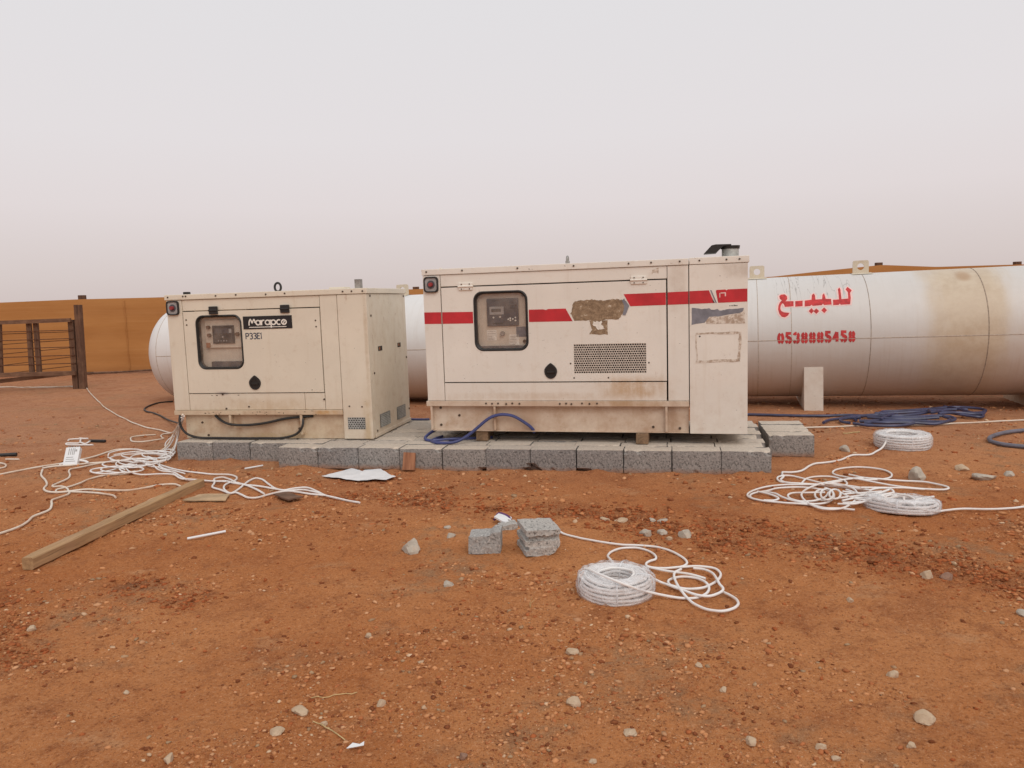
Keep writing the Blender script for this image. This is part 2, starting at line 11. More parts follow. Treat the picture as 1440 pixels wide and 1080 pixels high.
DG=[[(-0.396,-0.036),(-0.402,-0.029),(-0.407,-0.017),(-0.411,-0.001),(-0.414,0.017),(-0.415,0.037),(-0.414,0.057),(-0.411,0.075),(-0.407,0.091),(-0.401,0.102),(-0.395,0.109)],[(-0.385,-0.036),(-0.379,-0.03),(-0.373,-0.018),(-0.369,-0.003),(-0.366,0.016),(-0.365,0.035),(-0.366,0.055),(-0.369,0.074),(-0.373,0.09),(-0.378,0.101),(-0.384,0.108)],[(-0.269,0.109),(-0.315,0.111),(-0.319,0.049)],[(-0.319,0.037),(-0.296,0.049),(-0.287,0.043),(-0.28,0.033),(-0.275,0.019),(-0.274,0.003),(-0.277,-0.012),(-0.282,-0.024),(-0.29,-0.033),(-0.3,-0.036)],[(-0.308,-0.035),(-0.313,-0.031),(-0.318,-0.023),(-0.322,-0.013),(-0.324,-0.002)],[(-0.232,0.08),(-0.228,0.093),(-0.222,0.103),(-0.213,0.109),(-0.204,0.109)],[(-0.197,0.104),(-0.189,0.096),(-0.184,0.084),(-0.183,0.07),(-0.186,0.057),(-0.192,0.047),(-0.201,0.042)],[(-0.204,0.041),(-0.195,0.036),(-0.188,0.026),(-0.183,0.014),(-0.182,-0.0),(-0.185,-0.014),(-0.19,-0.025),(-0.198,-0.033),(-0.208,-0.035)],[(-0.215,-0.036),(-0.221,-0.032),(-0.226,-0.026),(-0.23,-0.017),(-0.232,-0.006)],[(-0.117,0.039),(-0.124,0.044),(-0.13,0.051),(-0.134,0.061),(-0.135,0.072),(-0.134,0.083),(-0.13,0.093),(-0.124,0.1),(-0.117,0.103)],[(-0.11,0.039),(-0.103,0.043),(-0.097,0.05),(-0.093,0.059),(-0.092,0.07),(-0.093,0.082),(-0.096,0.091),(-0.102,0.099),(-0.109,0.103)],[(-0.118,-0.036),(-0.125,-0.031),(-0.132,-0.023),(-0.136,-0.011),(-0.137,0.001),(-0.136,0.014),(-0.132,0.025),(-0.125,0.033),(-0.118,0.037)],[(-0.109,-0.036),(-0.102,-0.032),(-0.095,-0.024),(-0.091,-0.013),(-0.09,-0.0),(-0.091,0.012),(-0.095,0.024),(-0.102,0.032),(-0.109,0.037)],[(-0.026,0.04),(-0.033,0.044),(-0.039,0.051),(-0.042,0.061),(-0.044,0.072),(-0.042,0.083),(-0.038,0.093),(-0.033,0.1),(-0.026,0.103)],[(-0.018,0.04),(-0.011,0.043),(-0.006,0.05),(-0.002,0.06),(-0.0,0.071),(-0.002,0.082),(-0.005,0.092),(-0.011,0.099),(-0.018,0.103)],[(-0.026,-0.035),(-0.034,-0.031),(-0.04,-0.022),(-0.044,-0.011),(-0.046,0.002),(-0.044,0.014),(-0.04,0.025),(-0.034,0.033),(-0.026,0.037)],[(-0.018,-0.035),(-0.01,-0.031),(-0.004,-0.023),(-0.0,-0.012),(0.001,0.0),(-0.0,0.013),(-0.004,0.024),(-0.01,0.032),(-0.018,0.037)],[(0.065,0.04),(0.058,0.044),(0.052,0.052),(0.048,0.061),(0.047,0.073),(0.049,0.084),(0.052,0.093),(0.058,0.1),(0.065,0.104)],[(0.072,0.04),(0.079,0.043),(0.085,0.05),(0.089,0.06),(0.09,0.071),(0.089,0.082),(0.085,0.092),(0.08,0.099),(0.073,0.103)],[(0.064,-0.035),(0.057,-0.03),(0.051,-0.022),(0.046,-0.01),(0.045,0.002),(0.046,0.015),(0.051,0.026),(0.057,0.034),(0.064,0.038)],[(0.073,-0.035),(0.08,-0.031),(0.086,-0.023),(0.091,-0.012),(0.092,0.001),(0.09,0.013),(0.086,0.024),(0.08,0.033),(0.073,0.037)],[(0.186,0.111),(0.141,0.112),(0.138,0.051)],[(0.138,0.039),(0.16,0.051),(0.169,0.045),(0.176,0.035),(0.18,0.021),(0.181,0.005),(0.179,-0.009),(0.174,-0.022),(0.166,-0.03),(0.156,-0.033)],[(0.149,-0.032),(0.143,-0.028),(0.139,-0.021),(0.135,-0.011),(0.133,0.0)],[(0.257,0.111),(0.223,0.016),(0.248,0.015)],[(0.259,0.111),(0.259,-0.035)],[(0.266,0.015),(0.278,0.014)],[(0.365,0.111),(0.32,0.113),(0.317,0.052)],[(0.317,0.04),(0.339,0.052),(0.348,0.046),(0.355,0.035),(0.359,0.022),(0.36,0.006),(0.358,-0.009),(0.352,-0.021),(0.345,-0.029),(0.336,-0.032)],[(0.328,-0.031),(0.323,-0.027),(0.318,-0.02),(0.314,-0.01),(0.312,0.001)],[(0.423,0.042),(0.416,0.046),(0.41,0.053),(0.407,0.063),(0.405,0.074),(0.407,0.085),(0.411,0.094),(0.416,0.101),(0.423,0.105)],[(0.43,0.041),(0.437,0.045),(0.443,0.052),(0.446,0.061),(0.448,0.072),(0.446,0.083),(0.443,0.093),(0.437,0.1),(0.43,0.104)],[(0.423,-0.033),(0.415,-0.028),(0.409,-0.02),(0.405,-0.009),(0.404,0.004),(0.405,0.016),(0.409,0.027),(0.415,0.035),(0.422,0.039)],[(0.431,-0.033),(0.438,-0.029),(0.444,-0.021),(0.448,-0.01),(0.449,0.002),(0.448,0.015),(0.444,0.026),(0.438,0.034),(0.43,0.039)]]
CAM_ROT=[[0.999489, 0.031952, -0.0], [-0.003528, 0.110353, -0.993886], [-0.031757, 0.993379, 0.11041]]
TANK_A=[3.9667, 10.1202, 0.8992]
TANK_U=[0.95904, -0.28301, 0.01182]
TANK_R=0.7977
ROCKS=[(-0.651, 4.519, 0.148, 0.108, 'grey', 'angular pale grey rock lying left of the two broken blocks'), (-0.373, 3.92, 0.063, 0.059, 'grey', 'small rough grey cinder lump on bare soil below the broken blocks'), (-0.42, 4.747, 0.061, 0.042, 'grey', 'small grey stone just left of the broken block pair'), (-0.465, 4.969, 0.054, 0.029, 'grey', 'flat grey stone chip behind and left of the broken blocks'), (0.817, 4.684, 0.093, 0.061, 'grey', 'pale grey rubble lump behind the wire coil in front'), (0.923, 4.714, 0.08, 0.052, 'grey', 'brownish grey rubble lump touching the pale lump behind the front coil'), (1.061, 4.647, 0.108, 0.07, 'grey', 'boxy grey rubble chunk right of the other lumps behind the front coil'), (0.947, 4.59, 0.041, 0.032, 'tan', 'tiny tan stone below the rubble lumps behind the front coil'), (0.916, 5.022, 0.07, 0.025, 'grey', 'low grey rubble chip on the churned soil at centre right'), (0.985, 4.981, 0.079, 0.025, 'grey', 'wide grey rubble chip next to the low one on the churned soil'), (0.6, 5.04, 0.079, 0.025, 'tan', 'crusty pale mortar lump on the left of the pale crust patch'), (0.714, 5.027, 0.099, 0.025, 'tan', 'crusty pale mortar lump on the right of the pale crust patch'), (0.185, 2.693, 0.072, 0.043, 'tan', 'cream coloured stone in a small hollow of the near foreground'), (-0.826, 2.702, 0.084, 0.033, 'tan', 'pale oval stone beside the straw in the left foreground'), (-0.721, 2.61, 0.035, 0.023, 'tan', 'small pale stone right below the oval stone in the left foreground'), (-0.878, 2.555, 0.064, 0.023, 'tan', 'flat pale stone below and left of the oval stone'), (3.197, 5.89, 0.161, 0.141, 'grey', 'rounded grey boulder right of the white cable tangle'), (3.095, 6.979, 0.117, 0.073, 'grey', 'small grey rubble stone left of the upright wire coil'), (3.689, 5.847, 0.199, 0.079, 'grey', 'flat crusty grey rubble slab at the right edge'), (3.925, 5.917, 0.109, 0.061, 'grey', 'small stone beside the crusty slab at the right edge'), (3.703, 6.153, 0.124, 0.062, 'tan', 'flat tan stone lying between boulder and right edge'), (1.404, 2.493, 0.079, 0.045, 'tan', 'flat cream stone in the right foreground'), (0.762, 2.402, 0.049, 0.025, 'tan', 'flat pale stone low in the foreground right of centre'), (1.449, 2.82, 0.049, 0.036, 'tan', 'rounded tan stone on open soil in the right foreground'), (1.61, 3.555, 0.043, 0.031, 'tan', 'small pale stone right of the front cable loops'), (2.134, 3.829, 0.078, 0.061, 'tan', 'tan stone on the dark churned soil at the right'), (2.227, 3.817, 0.07, 0.044, 'dark', 'reddish stone beside the tan stone on the churned soil'), (-0.533, 2.736, 0.045, 0.03, 'tan', 'tan stone in the foreground left of centre'), (0.22, 3.116, 0.065, 0.036, 'tan', 'tan stone on open soil below the front wire coil'), (0.978, 2.346, 0.039, 0.025, 'tan', 'pale stone nearest the bottom edge at right'), (1.003, 2.3, 0.038, 0.022, 'tan', 'pale stone on the bottom edge beside another at right'), (1.278, 2.356, 0.035, 0.029, 'tan', 'round tan stone under the flat cream stone at right'), (0.368, 2.484, 0.055, 0.03, 'tan', 'broad tan stone half sunk at the bottom centre'), (-0.202, 2.366, 0.032, 0.037, 'dark', 'pointed reddish brown stone at the bottom centre'), (-2.362, 3.536, 0.055, 0.034, 'tan', 'pale stone among gravel at the left edge'), (-1.191, 2.4, 0.04, 0.046, 'tan', 'pale upright stone chip at the bottom left'), (0.764, 2.726, 0.033, 0.027, 'tan', 'small round pale stone right of centre in the foreground'), (0.722, 2.938, 0.035, 0.025, 'tan', 'chalky pale stone below the front cable loops'), (0.225, 2.33, 0.031, 0.021, 'tan', 'small tan stone at the bottom edge right of centre'), (-0.699, 3.356, 0.035, 0.032, 'tan', 'small pale stone left of centre on the open soil'), (2.289, 3.303, 0.064, 0.032, 'grey', 'grey stone cut by the right edge'), (-1.572, 2.874, 0.034, 0.017, 'tan', 'pale chip beside the dark gravel patch at left')]

# ---------------------------------------------------------------- camera
cd = bpy.data.cameras.new('camera'); cam = bpy.data.objects.new('camera', cd); COL.objects.link(cam)
M3 = Matrix(CAM_ROT)
cam.matrix_world = Matrix.Translation((0, 0, 1.5104)) @ M3.to_4x4()
cd.sensor_fit = 'HORIZONTAL'; cd.sensor_width = 36; cd.lens = 1068.7 / 1440 * 36
cd.clip_start = 0.05; cd.clip_end = 2000
scene.camera = cam
# ---------------------------------------------------------------- sky and sun
SUN_EL, SUN_AZ = math.radians(47), math.radians(158)      # azimuth clockwise from +Y: behind the camera, to the right
world = bpy.data.worlds.new('World'); scene.world = world; world.use_nodes = True
nt = world.node_tree; nt.nodes.clear()
out = nt.nodes.new('ShaderNodeOutputWorld'); bg = nt.nodes.new('ShaderNodeBackground')
sky = nt.nodes.new('ShaderNodeTexSky'); sky.sky_type = 'NISHITA'; sky.sun_disc = False
sky.sun_elevation = SUN_EL; sky.sun_rotation = SUN_AZ; sky.dust_density = 10; sky.air_density = 1.2
tc = nt.nodes.new('ShaderNodeTexCoord'); sep = nt.nodes.new('ShaderNodeSeparateXYZ')
ramp = nt.nodes.new('ShaderNodeValToRGB')
nt.links.new(tc.outputs['Generated'], sep.inputs[0]); nt.links.new(sep.outputs['Z'], ramp.inputs[0])
er = ramp.color_ramp
er.elements[0].position = 0.0; er.elements[0].color = (.640, .545, .525, 1)
er.elements[1].position = 1.0; er.elements[1].color = (.775, .765, .78, 1)
for p, c in ((.04, (.700, .615, .595)), (.12, (.780, .712, .712)), (.20, (.795, .752, .762)), (.34, (.785, .765, .78))):
    e = er.elements.new(p); e.color = (*c, 1)
mul = nt.nodes.new('ShaderNodeMixRGB'); mul.blend_type = 'MIX'; mul.inputs[0].default_value = .04
sc10 = nt.nodes.new('ShaderNodeVectorMath'); sc10.operation = 'SCALE'; sc10.inputs['Scale'].default_value = 10.0
nt.links.new(ramp.outputs[0], sc10.inputs[0])
nt.links.new(sc10.outputs[0], mul.inputs[1]); nt.links.new(sky.outputs[0], mul.inputs[2])   # the dust veil hides almost all of the blue sky
nt.links.new(mul.outputs[0], bg.inputs[0]); bg.inputs[1].default_value = 0.1
nt.links.new(bg.outputs[0], out.inputs[0])
sl = bpy.data.lights.new('sun', 'SUN'); sl.energy = 1.15; sl.angle = math.radians(45); sl.color = (1, .95, .88)
so = bpy.data.objects.new('sun', sl); COL.objects.link(so)
sd = Vector((math.sin(SUN_AZ) * math.cos(SUN_EL), math.cos(SUN_AZ) * math.cos(SUN_EL), math.sin(SUN_EL)))
so.rotation_euler = sd.to_track_quat('Z', 'Y').to_euler(); so.location = (0, -5, 20)
scene.render.engine = 'CYCLES'
scene.view_settings.view_transform = 'Standard'; scene.view_settings.look = 'None'
scene.view_settings.exposure = 0.0; scene.view_settings.gamma = 1.0; scene.view_settings.use_curve_mapping = False

# ---------------------------------------------------------------- node helpers
class NT:
    def __init__(s, name):
        s.m = bpy.data.materials.new(name); s.m.use_nodes = True; s.t = s.m.node_tree
        s.b = s.t.nodes['Principled BSDF']; s.o = s.t.nodes['Material Output']; s._c = None
    def n(s, typ, **kw):
        x = s.t.nodes.new(typ)
        for k, v in kw.items(): setattr(x, k, v)
        return x
    def l(s, a, b): s.t.links.new(a, b)
    def co(s, scale=(1, 1, 1), loc=(0, 0, 0), kind='Object'):
        if s._c is None: s._c = s.n('ShaderNodeTexCoord')
        mp = s.n('ShaderNodeMapping'); mp.inputs['Scale'].default_value = scale; mp.inputs['Location'].default_value = loc
        s.l(s._c.outputs[kind], mp.inputs[0]); return mp.outputs[0]
    def noise(s, sc, scale=(1, 1, 1), detail=4, rough=.6, loc=(0, 0, 0), kind='Object', dist=0):
        x = s.n('ShaderNodeTexNoise'); x.inputs['Scale'].default_value = sc; x.inputs['Detail'].default_value = detail
        x.inputs['Roughness'].default_value = rough; x.inputs['Distortion'].default_value = dist
        s.l(s.co(scale, loc, kind), x.inputs['Vector']); return x.outputs['Fac']
    def vor(s, sc, scale=(1, 1, 1), feat='F1', outp='Distance', kind='Object'):
        x = s.n('ShaderNodeTexVoronoi'); x.feature = feat; x.inputs['Scale'].default_value = sc
        s.l(s.co(scale, kind=kind), x.inputs['Vector']); return x.outputs[outp]
    def rng(s, v, a, b, c=0., d=1., smooth=True):
        x = s.n('ShaderNodeMapRange'); x.interpolation_type = 'SMOOTHSTEP' if smooth else 'LINEAR'
        x.inputs[1].default_value = a; x.inputs[2].default_value = b; x.inputs[3].default_value = c; x.inputs[4].default_value = d
        s.l(v, x.inputs[0]); return x.outputs[0]
    def math(s, op, a, b=None):
        x = s.n('ShaderNodeMath'); x.operation = op
        for i, v in enumerate((a, b)):
            if v is None: continue
            if isinstance(v, (int, float)): x.inputs[i].default_value = v
            else: s.l(v, x.inputs[i])
        return x.outputs[0]
    def mix(s, f, a, b, mode='MIX'):
        x = s.n('ShaderNodeMixRGB'); x.blend_type = mode
        for i, v in enumerate((f, a, b)):
            if isinstance(v, (int, float)): x.inputs[i].default_value = v
            elif isinstance(v, tuple): x.inputs[i].default_value = (*v, 1)
            else: s.l(v, x.inputs[i])
        return x.outputs[0]
    def xyz(s, kind='Object'):
        x = s.n('ShaderNodeSeparateXYZ'); s.l(s.co(kind=kind), x.inputs[0]); return x.outputs
    def color(s, c):
        if isinstance(c, tuple): s.b.inputs['Base Color'].default_value = (*c, 1)
        else: s.l(c, s.b.inputs['Base Color'])
    def bump(s, h, strength=.3, dist=.01):
        x = s.n('ShaderNodeBump'); x.inputs['Strength'].default_value = strength; x.inputs['Distance'].default_value = dist
        s.l(h, x.inputs['Height']); s.l(x.outputs[0], s.b.inputs['Normal'])
    def rough(s, r):
        if isinstance(r, (int, float)): s.b.inputs['Roughness'].default_value = r
        else: s.l(r, s.b.inputs['Roughness'])

def simple(name, c, rough=.6, metal=0, var=.12, sc=30, bump=0):
    m = NT(name); f = m.noise(sc)
    dk = tuple(x * (1 - var) for x in c); lt = tuple(min(1, x * (1 + var)) for x in c)
    m.color(m.mix(m.rng(f, .3, .7), dk, lt)); m.rough(rough); m.b.inputs['Metallic'].default_value = metal
    if bump: m.bump(f, bump, .004)
    return m.m

DUST = (.40, .235, .135)
def paint(name, c, dirt=.5, rust=.3, marks=()):
    """old cream machine paint: patchy tone, vertical run marks, dust low down, small rust spots"""
    m = NT(name)
    big = m.noise(1.7, detail=5); mid = m.noise(9, detail=6, rough=.7); fine = m.noise(70, detail=3)
    runs = m.noise(14, (1, 1, .06), detail=4, rough=.65, loc=(3, 1, 2))
    col = m.mix(m.rng(big, .35, .68), tuple(x * .93 for x in c), c)
    col = m.mix(m.math('MULTIPLY', m.rng(runs, .54, .78), dirt * .45), col, (.50, .37, .23))
    col = m.mix(m.math('MULTIPLY', m.rng(mid, .52, .80), dirt * .65), col, (.47, .34, .22))
    z = m.xyz()[2]
    low = m.math('MULTIPLY', m.rng(z, .75, .0), m.rng(m.math('ADD', big, m.math('MULTIPLY', mid, .5)), .5, .95))
    col = m.mix(m.math('MULTIPLY', low, dirt * .75), col, DUST)
    scr = m.math('MULTIPLY', m.rng(m.noise(24, (1, 1, 2.5), detail=2, loc=(9, 2, 7)), .70, .735), m.rng(fine, .45, .6))
    col = m.mix(m.math('MULTIPLY', scr, .75), col, (.12, .085, .06))
    rs = m.math('MULTIPLY', m.rng(m.noise(6, (1, 1, .5), detail=7, rough=.75, loc=(1, 5, 3)), .62, .70), rust)
    col = m.mix(rs, col, (.30, .13, .05))
    xx = m.xyz()
    for x0, z0, wx, wz, cc, k in marks:                # old brown run marks at their own places on the sheet
        fx = m.rng(m.math('ABSOLUTE', m.math('SUBTRACT', xx[0], x0)), wx, wx * .1); fz = m.rng(m.math('ABSOLUTE', m.math('SUBTRACT', xx[2], z0)), wz, wz * .25)
        col = m.mix(m.math('MULTIPLY', m.math('MULTIPLY', fx, fz), m.rng(m.math('ADD', mid, m.math('MULTIPLY', runs, .6)), .55, .95, .25 * k, k)), col, cc)
    m.color(col); m.rough(m.rng(mid, .3, .7, .38, .62)); m.bump(m.math('ADD', m.math('MULTIPLY', fine, .25), m.math('MULTIPLY', m.noise(1.9, detail=1), 2.2)), .22, .008)
    return m.m

def concrete(name, c, pit=1.0, dust=0.0, splash=False):
    m = NT(name)
    oi = m.n('ShaderNodeObjectInfo')
    big = m.noise(4); grain = m.noise(120, detail=3, rough=.8); grain2 = m.noise(85, detail=3, rough=.7, loc=(4, 4, 4))
    col = m.mix(m.rng(big, .3, .7), tuple(x * .86 for x in c), tuple(x * 1.1 for x in c))
    col = m.mix(m.math('MULTIPLY', m.rng(oi.outputs['Random'], 0, .6), .5), tuple(x * k for x, k in zip(c, (.72, .74, .78))), col)
    col = m.mix(m.math('MULTIPLY', m.rng(grain2, .56, .63), .9 * pit), col, tuple(x * .30 for x in c))
    col = m.mix(m.math('MULTIPLY', m.rng(grain2, .43, .35), .6 * pit), col, tuple(min(1, x * 1.5) for x in c))
    col = m.mix(m.math('MULTIPLY', m.rng(big, .48, .72), dust), col, DUST)
    if splash: col = m.mix(m.math('MULTIPLY', m.rng(m.math('ADD', m.xyz()[2], m.math('MULTIPLY', m.noise(9, detail=5), -.09)), -.085, -.15), .7), col, (.36, .17, .085))
    m.color(col); m.rough(.95)
    m.bump(m.math('SUBTRACT', grain, m.math('MULTIPLY', m.rng(grain2, .58, .7), 1.6)), .7 * pit, .006)
    return m.m

def wood(name, c, dark, dust=.2, axis=0):
    m = NT(name)
    s = [14, 14, 14]; s[axis] = .9
    g = m.noise(3, tuple(s), detail=6, rough=.65, dist=.4); b = m.noise(5)
    col = m.mix(m.rng(g, .3, .7), dark, c)
    col = m.mix(m.math('MULTIPLY', m.rng(b, .45, .7), dust), col, DUST)
    s2 = [60, 60, 60]; s2[axis] = 1.6
    cr = m.noise(2, tuple(s2), detail=2)
    col = m.mix(m.math('MULTIPLY', m.rng(cr, .62, .7), .6), col, tuple(x * .4 for x in dark))
    m.color(col); m.rough(.85); m.bump(g, .4, .004); return m.m

MT = {}
MT['cream'] = paint('cream_paint', (.755, .685, .56), .55, .6, [(1.0, .33, .9, .10, (.52, .38, .22), .45), (.55, .46, .1, .025, (.25, .2, .2), .8), (2.08, .12, .06, .5, (.50, .36, .19), .6), (2.11, .9, .03, .7, (.45, .33, .2), .5)])
MT['cream_base'] = paint('dusty_cream_paint', (.71, .60, .44), 1.0, .9, [(.69, .12, .05, .16, (.38, .22, .12), .85), (1.36, .14, .05, .08, (.26, .12, .05), 1), (1.66, .265, .16, .03, (.50, .26, .07), .9), (1.1, .02, .7, .05, (.46, .33, .18), .7)])
MT['white'] = paint('off_white_paint', (.80, .755, .675), .42, .3, [(1.95, .40, .45, .14, (.50, .33, .18), .85), (2.86, 1.40, .25, .10, (.5, .42, .34), .6), (2.33, 1.3, .12, .3, (.52, .42, .33), .5), (1.1, .33, 1.3, .05, (.55, .42, .3), .5)])
MT['white_base'] = paint('dusty_white_paint', (.72, .61, .49), 1.0, .4, [(.68, .1, .05, .2, (.42, .27, .17), .8), (1.9, .27, .5, .05, (.42, .26, .13), .8), (2.28, .1, .1, .25, (.40, .26, .17), .8), (1.2, .2, 1.2, .04, (.45, .30, .19), .7)])
MT['gap'] = simple('dark_gap', (.035, .028, .022), .9)
MT['rubber'] = simple('black_rubber', (.018, .016, .015), .55, bump=.1)
MT['blackmetal'] = simple('black_metal', (.025, .022, .02), .45, .3)
MT['steel'] = simple('dull_steel', (.33, .31, .29), .5, .7, .3, 25)
MT['galv'] = simple('galvanised_sheet', (.42, .43, .41), .5, .4, .2, 18)
MT['mesh_metal'] = simple('mesh_metal', (.56, .50, .43), .5, .1, .15, 30)
MT['screw'] = simple('screw_head', (.10, .07, .05), .6, .5)
MT['red_tape'] = simple('red_tape', (.52, .022, .03), .45, 0, .13, 6)
MT['red_lens'] = simple('red_button', (.30, .035, .035), .35)
MT['chrome'] = simple('worn_chrome', (.55, .5, .45), .3, .9, .2, 40)
MT['grey_tape'] = simple('torn_grey_decal', (.20, .20, .225), .6, 0, .2, 14)
MT['grey_sticker'] = simple('grey_sticker', (.16, .165, .19), .6)
MT['sign_black'] = simple('sign_black', (.013, .011, .012), .5)
MT['sign_white'] = simple('sign_white', (.80, .76, .68), .5)
MT['ink'] = simple('navy_ink', (.035, .045, .075), .5)
MT['faint_ink'] = simple('faint_print', (.34, .27, .22), .7)
MT['panel_dark'] = simple('panel_dark', (.075, .075, .085), .5, 0, .15, 12)
MT['panel_black'] = simple('panel_black', (.035, .032, .033), .5)
MT['lcd'] = simple('lcd_screen', (.10, .10, .095), .25)
MT['lcd_frame'] = simple('lcd_frame', (.34, .33, .32), .5)
MT['inner'] = simple('inner_panel', (.64, .56, .46), .6, 0, .08, 8)
MT['stencil'] = simple('red_stencil_paint', (.50, .035, .035), .7, 0, .22, 22)
MT['halo'] = simple('pink_overspray', (.80, .56, .52), .7, 0, .05, 20)
MT['blue_hose'] = simple('blue_hose', (.048, .052, .11), .33, 0, .3, 6)
MT['grey_hose'] = simple('grey_blue_hose', (.13, .125, .155), .5, 0, .3, 6)
MT['blue_cable'] = simple('blue_cable', (.045, .055, .17), .4, 0, .2, 8)
MT['black_cable'] = simple('black_cable', (.02, .017, .015), .5, 0, .3, 10)
MT['paper'] = simple('paper', (.72, .72, .73), .8, 0, .05, 8)
MT['plastic_white'] = simple('white_plastic', (.76, .77, .78), .4, 0, .04, 8)
MT['card'] = simple('cardboard', (.42, .29, .17), .9, 0, .2, 8)
MT['darkcard'] = simple('dark_board', (.14, .075, .045), .9, 0, .3, 10)
MT['straw'] = simple('dry_straw', (.50, .36, .17), .8, 0, .25, 30)
MT['purple'] = simple('purple_strap', (.10, .03, .13), .6)
def cablemat(name, c, d):
    m = NT(name); f = m.noise(2.6, detail=5, rough=.7)
    m.color(m.mix(m.math('MULTIPLY', m.rng(f, .42, .72), d), c, (.55, .36, .23))); m.rough(.42); return m.m
MT['cable'] = cablemat('white_cable', (.80, .78, .76), .35)
MT['cable_dusty'] = cablemat('dusty_white_cable', (.72, .64, .54), .85)
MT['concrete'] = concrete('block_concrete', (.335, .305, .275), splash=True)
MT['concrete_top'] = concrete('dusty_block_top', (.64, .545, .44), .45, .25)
MT['rubble'] = concrete('rubble_concrete', (.50, .47, .425), 1.0, .12)
MT['timber'] = wood('pale_timber', (.46, .285, .14), (.29, .17, .08), .35, 0)
MT['shimwood'] = wood('shim_wood', (.25, .16, .09), (.12, .07, .04), .3, 1)
MT['redwood'] = wood('red_brown_wood', (.38, .17, .085), (.22, .085, .04), .2, 2)
MT['gatewood_z'] = wood('gate_wood_upright', (.155, .075, .04), (.075, .034, .019), .15, 2)
MT['gatewood_x'] = wood('gate_wood_rail', (.20, .10, .055), (.105, .05, .028), .25, 0)
MT['rod'] = simple('rusty_rod', (.12, .05, .025), .8, .2, .3, 20)

def glue():
    m = NT('glue_residue'); a = m.noise(28, detail=7, rough=.75); b = m.noise(90, detail=3)
    x = m.math('ADD', a, m.math('MULTIPLY', b, .25))
    col = m.mix(m.rng(a, .35, .6), (.19, .125, .075), (.33, .23, .14))
    col = m.mix(m.math('MULTIPLY', m.rng(x, .72, .78), .8), col, (.66, .58, .47))
    m.color(col); m.rough(.9); m.bump(a, .4, .003); return m.m
MT['glue'] = glue()
def gluefaint():
    m = NT('faint_glue_residue'); a = m.noise(22, detail=7, rough=.8)
    m.color(m.mix(m.rng(a, .42, .58), (.42, .32, .24), (.71, .64, .55))); m.rough(.85); return m.m
MT['gluefaint'] = gluefaint()

def glass():
    m = NT('window_pane'); t = m.t
    tr = m.n('ShaderNodeBsdfTransparent'); tr.inputs[0].default_value = (.97, .965, .96, 1)
    gl = m.n('ShaderNodeBsdfGlossy'); gl.inputs['Roughness'].default_value = .06
    df = m.n('ShaderNodeBsdfDiffuse'); df.inputs[0].default_value = (.60, .50, .42, 1)
    fr = m.n('ShaderNodeLayerWeight'); fr.inputs['Blend'].default_value = .3
    mx = m.n('ShaderNodeMixShader'); m.l(m.rng(m.math('POWER', fr.outputs['Facing'], 2.5), 0, 1, .035, .6), mx.inputs[0]); m.l(tr.outputs[0], mx.inputs[1]); m.l(gl.outputs[0], mx.inputs[2])
    mx2 = m.n('ShaderNodeMixShader'); m.l(m.rng(m.noise(7, detail=5),   .35, .75, .03, .14), mx2.inputs[0])
    m.l(mx.outputs[0], mx2.inputs[1]); m.l(df.outputs[0], mx2.inputs[2]); m.l(mx2.outputs[0], m.o.inputs[0]); return m.m
MT['glass'] = glass()
def film():
    m = NT('clear_wrap_film')
    tr = m.n('ShaderNodeBsdfTransparent'); tr.inputs[0].default_value = (.95, .95, .96, 1)
    gl = m.n('ShaderNodeBsdfGlossy'); gl.inputs['Roughness'].default_value = .22
    df = m.n('ShaderNodeBsdfDiffuse'); df.inputs[0].default_value = (.86, .85, .85, 1)
    mx = m.n('ShaderNodeMixShader'); m.l(m.rng(m.noise(26, (1, 1, 1.8), detail=6, rough=.7, dist=1.2), .36, .72, .10, .66), mx.inputs[0]); m.l(tr.outputs[0], mx.inputs[1]); m.l(df.outputs[0], mx.inputs[2])
    lw = m.n('ShaderNodeLayerWeight'); lw.inputs['Blend'].default_value = .3
    bp = m.n('ShaderNodeBump'); bp.inputs['Strength'].default_value = .9; bp.inputs['Distance'].default_value = .01
    m.l(m.noise(30, detail=4, dist=1), bp.inputs['Height']); m.l(bp.outputs[0], gl.inputs['Normal'])
    mx2 = m.n('ShaderNodeMixShader'); m.l(m.rng(m.math('POWER', lw.outputs['Facing'], 3), 0, 1, .03, .35), mx2.inputs[0]); m.l(mx.outputs[0], mx2.inputs[1]); m.l(gl.outputs[0], mx2.inputs[2])
    m.l(mx2.outputs[0], m.o.inputs[0]); return m.m
MT['film'] = film()

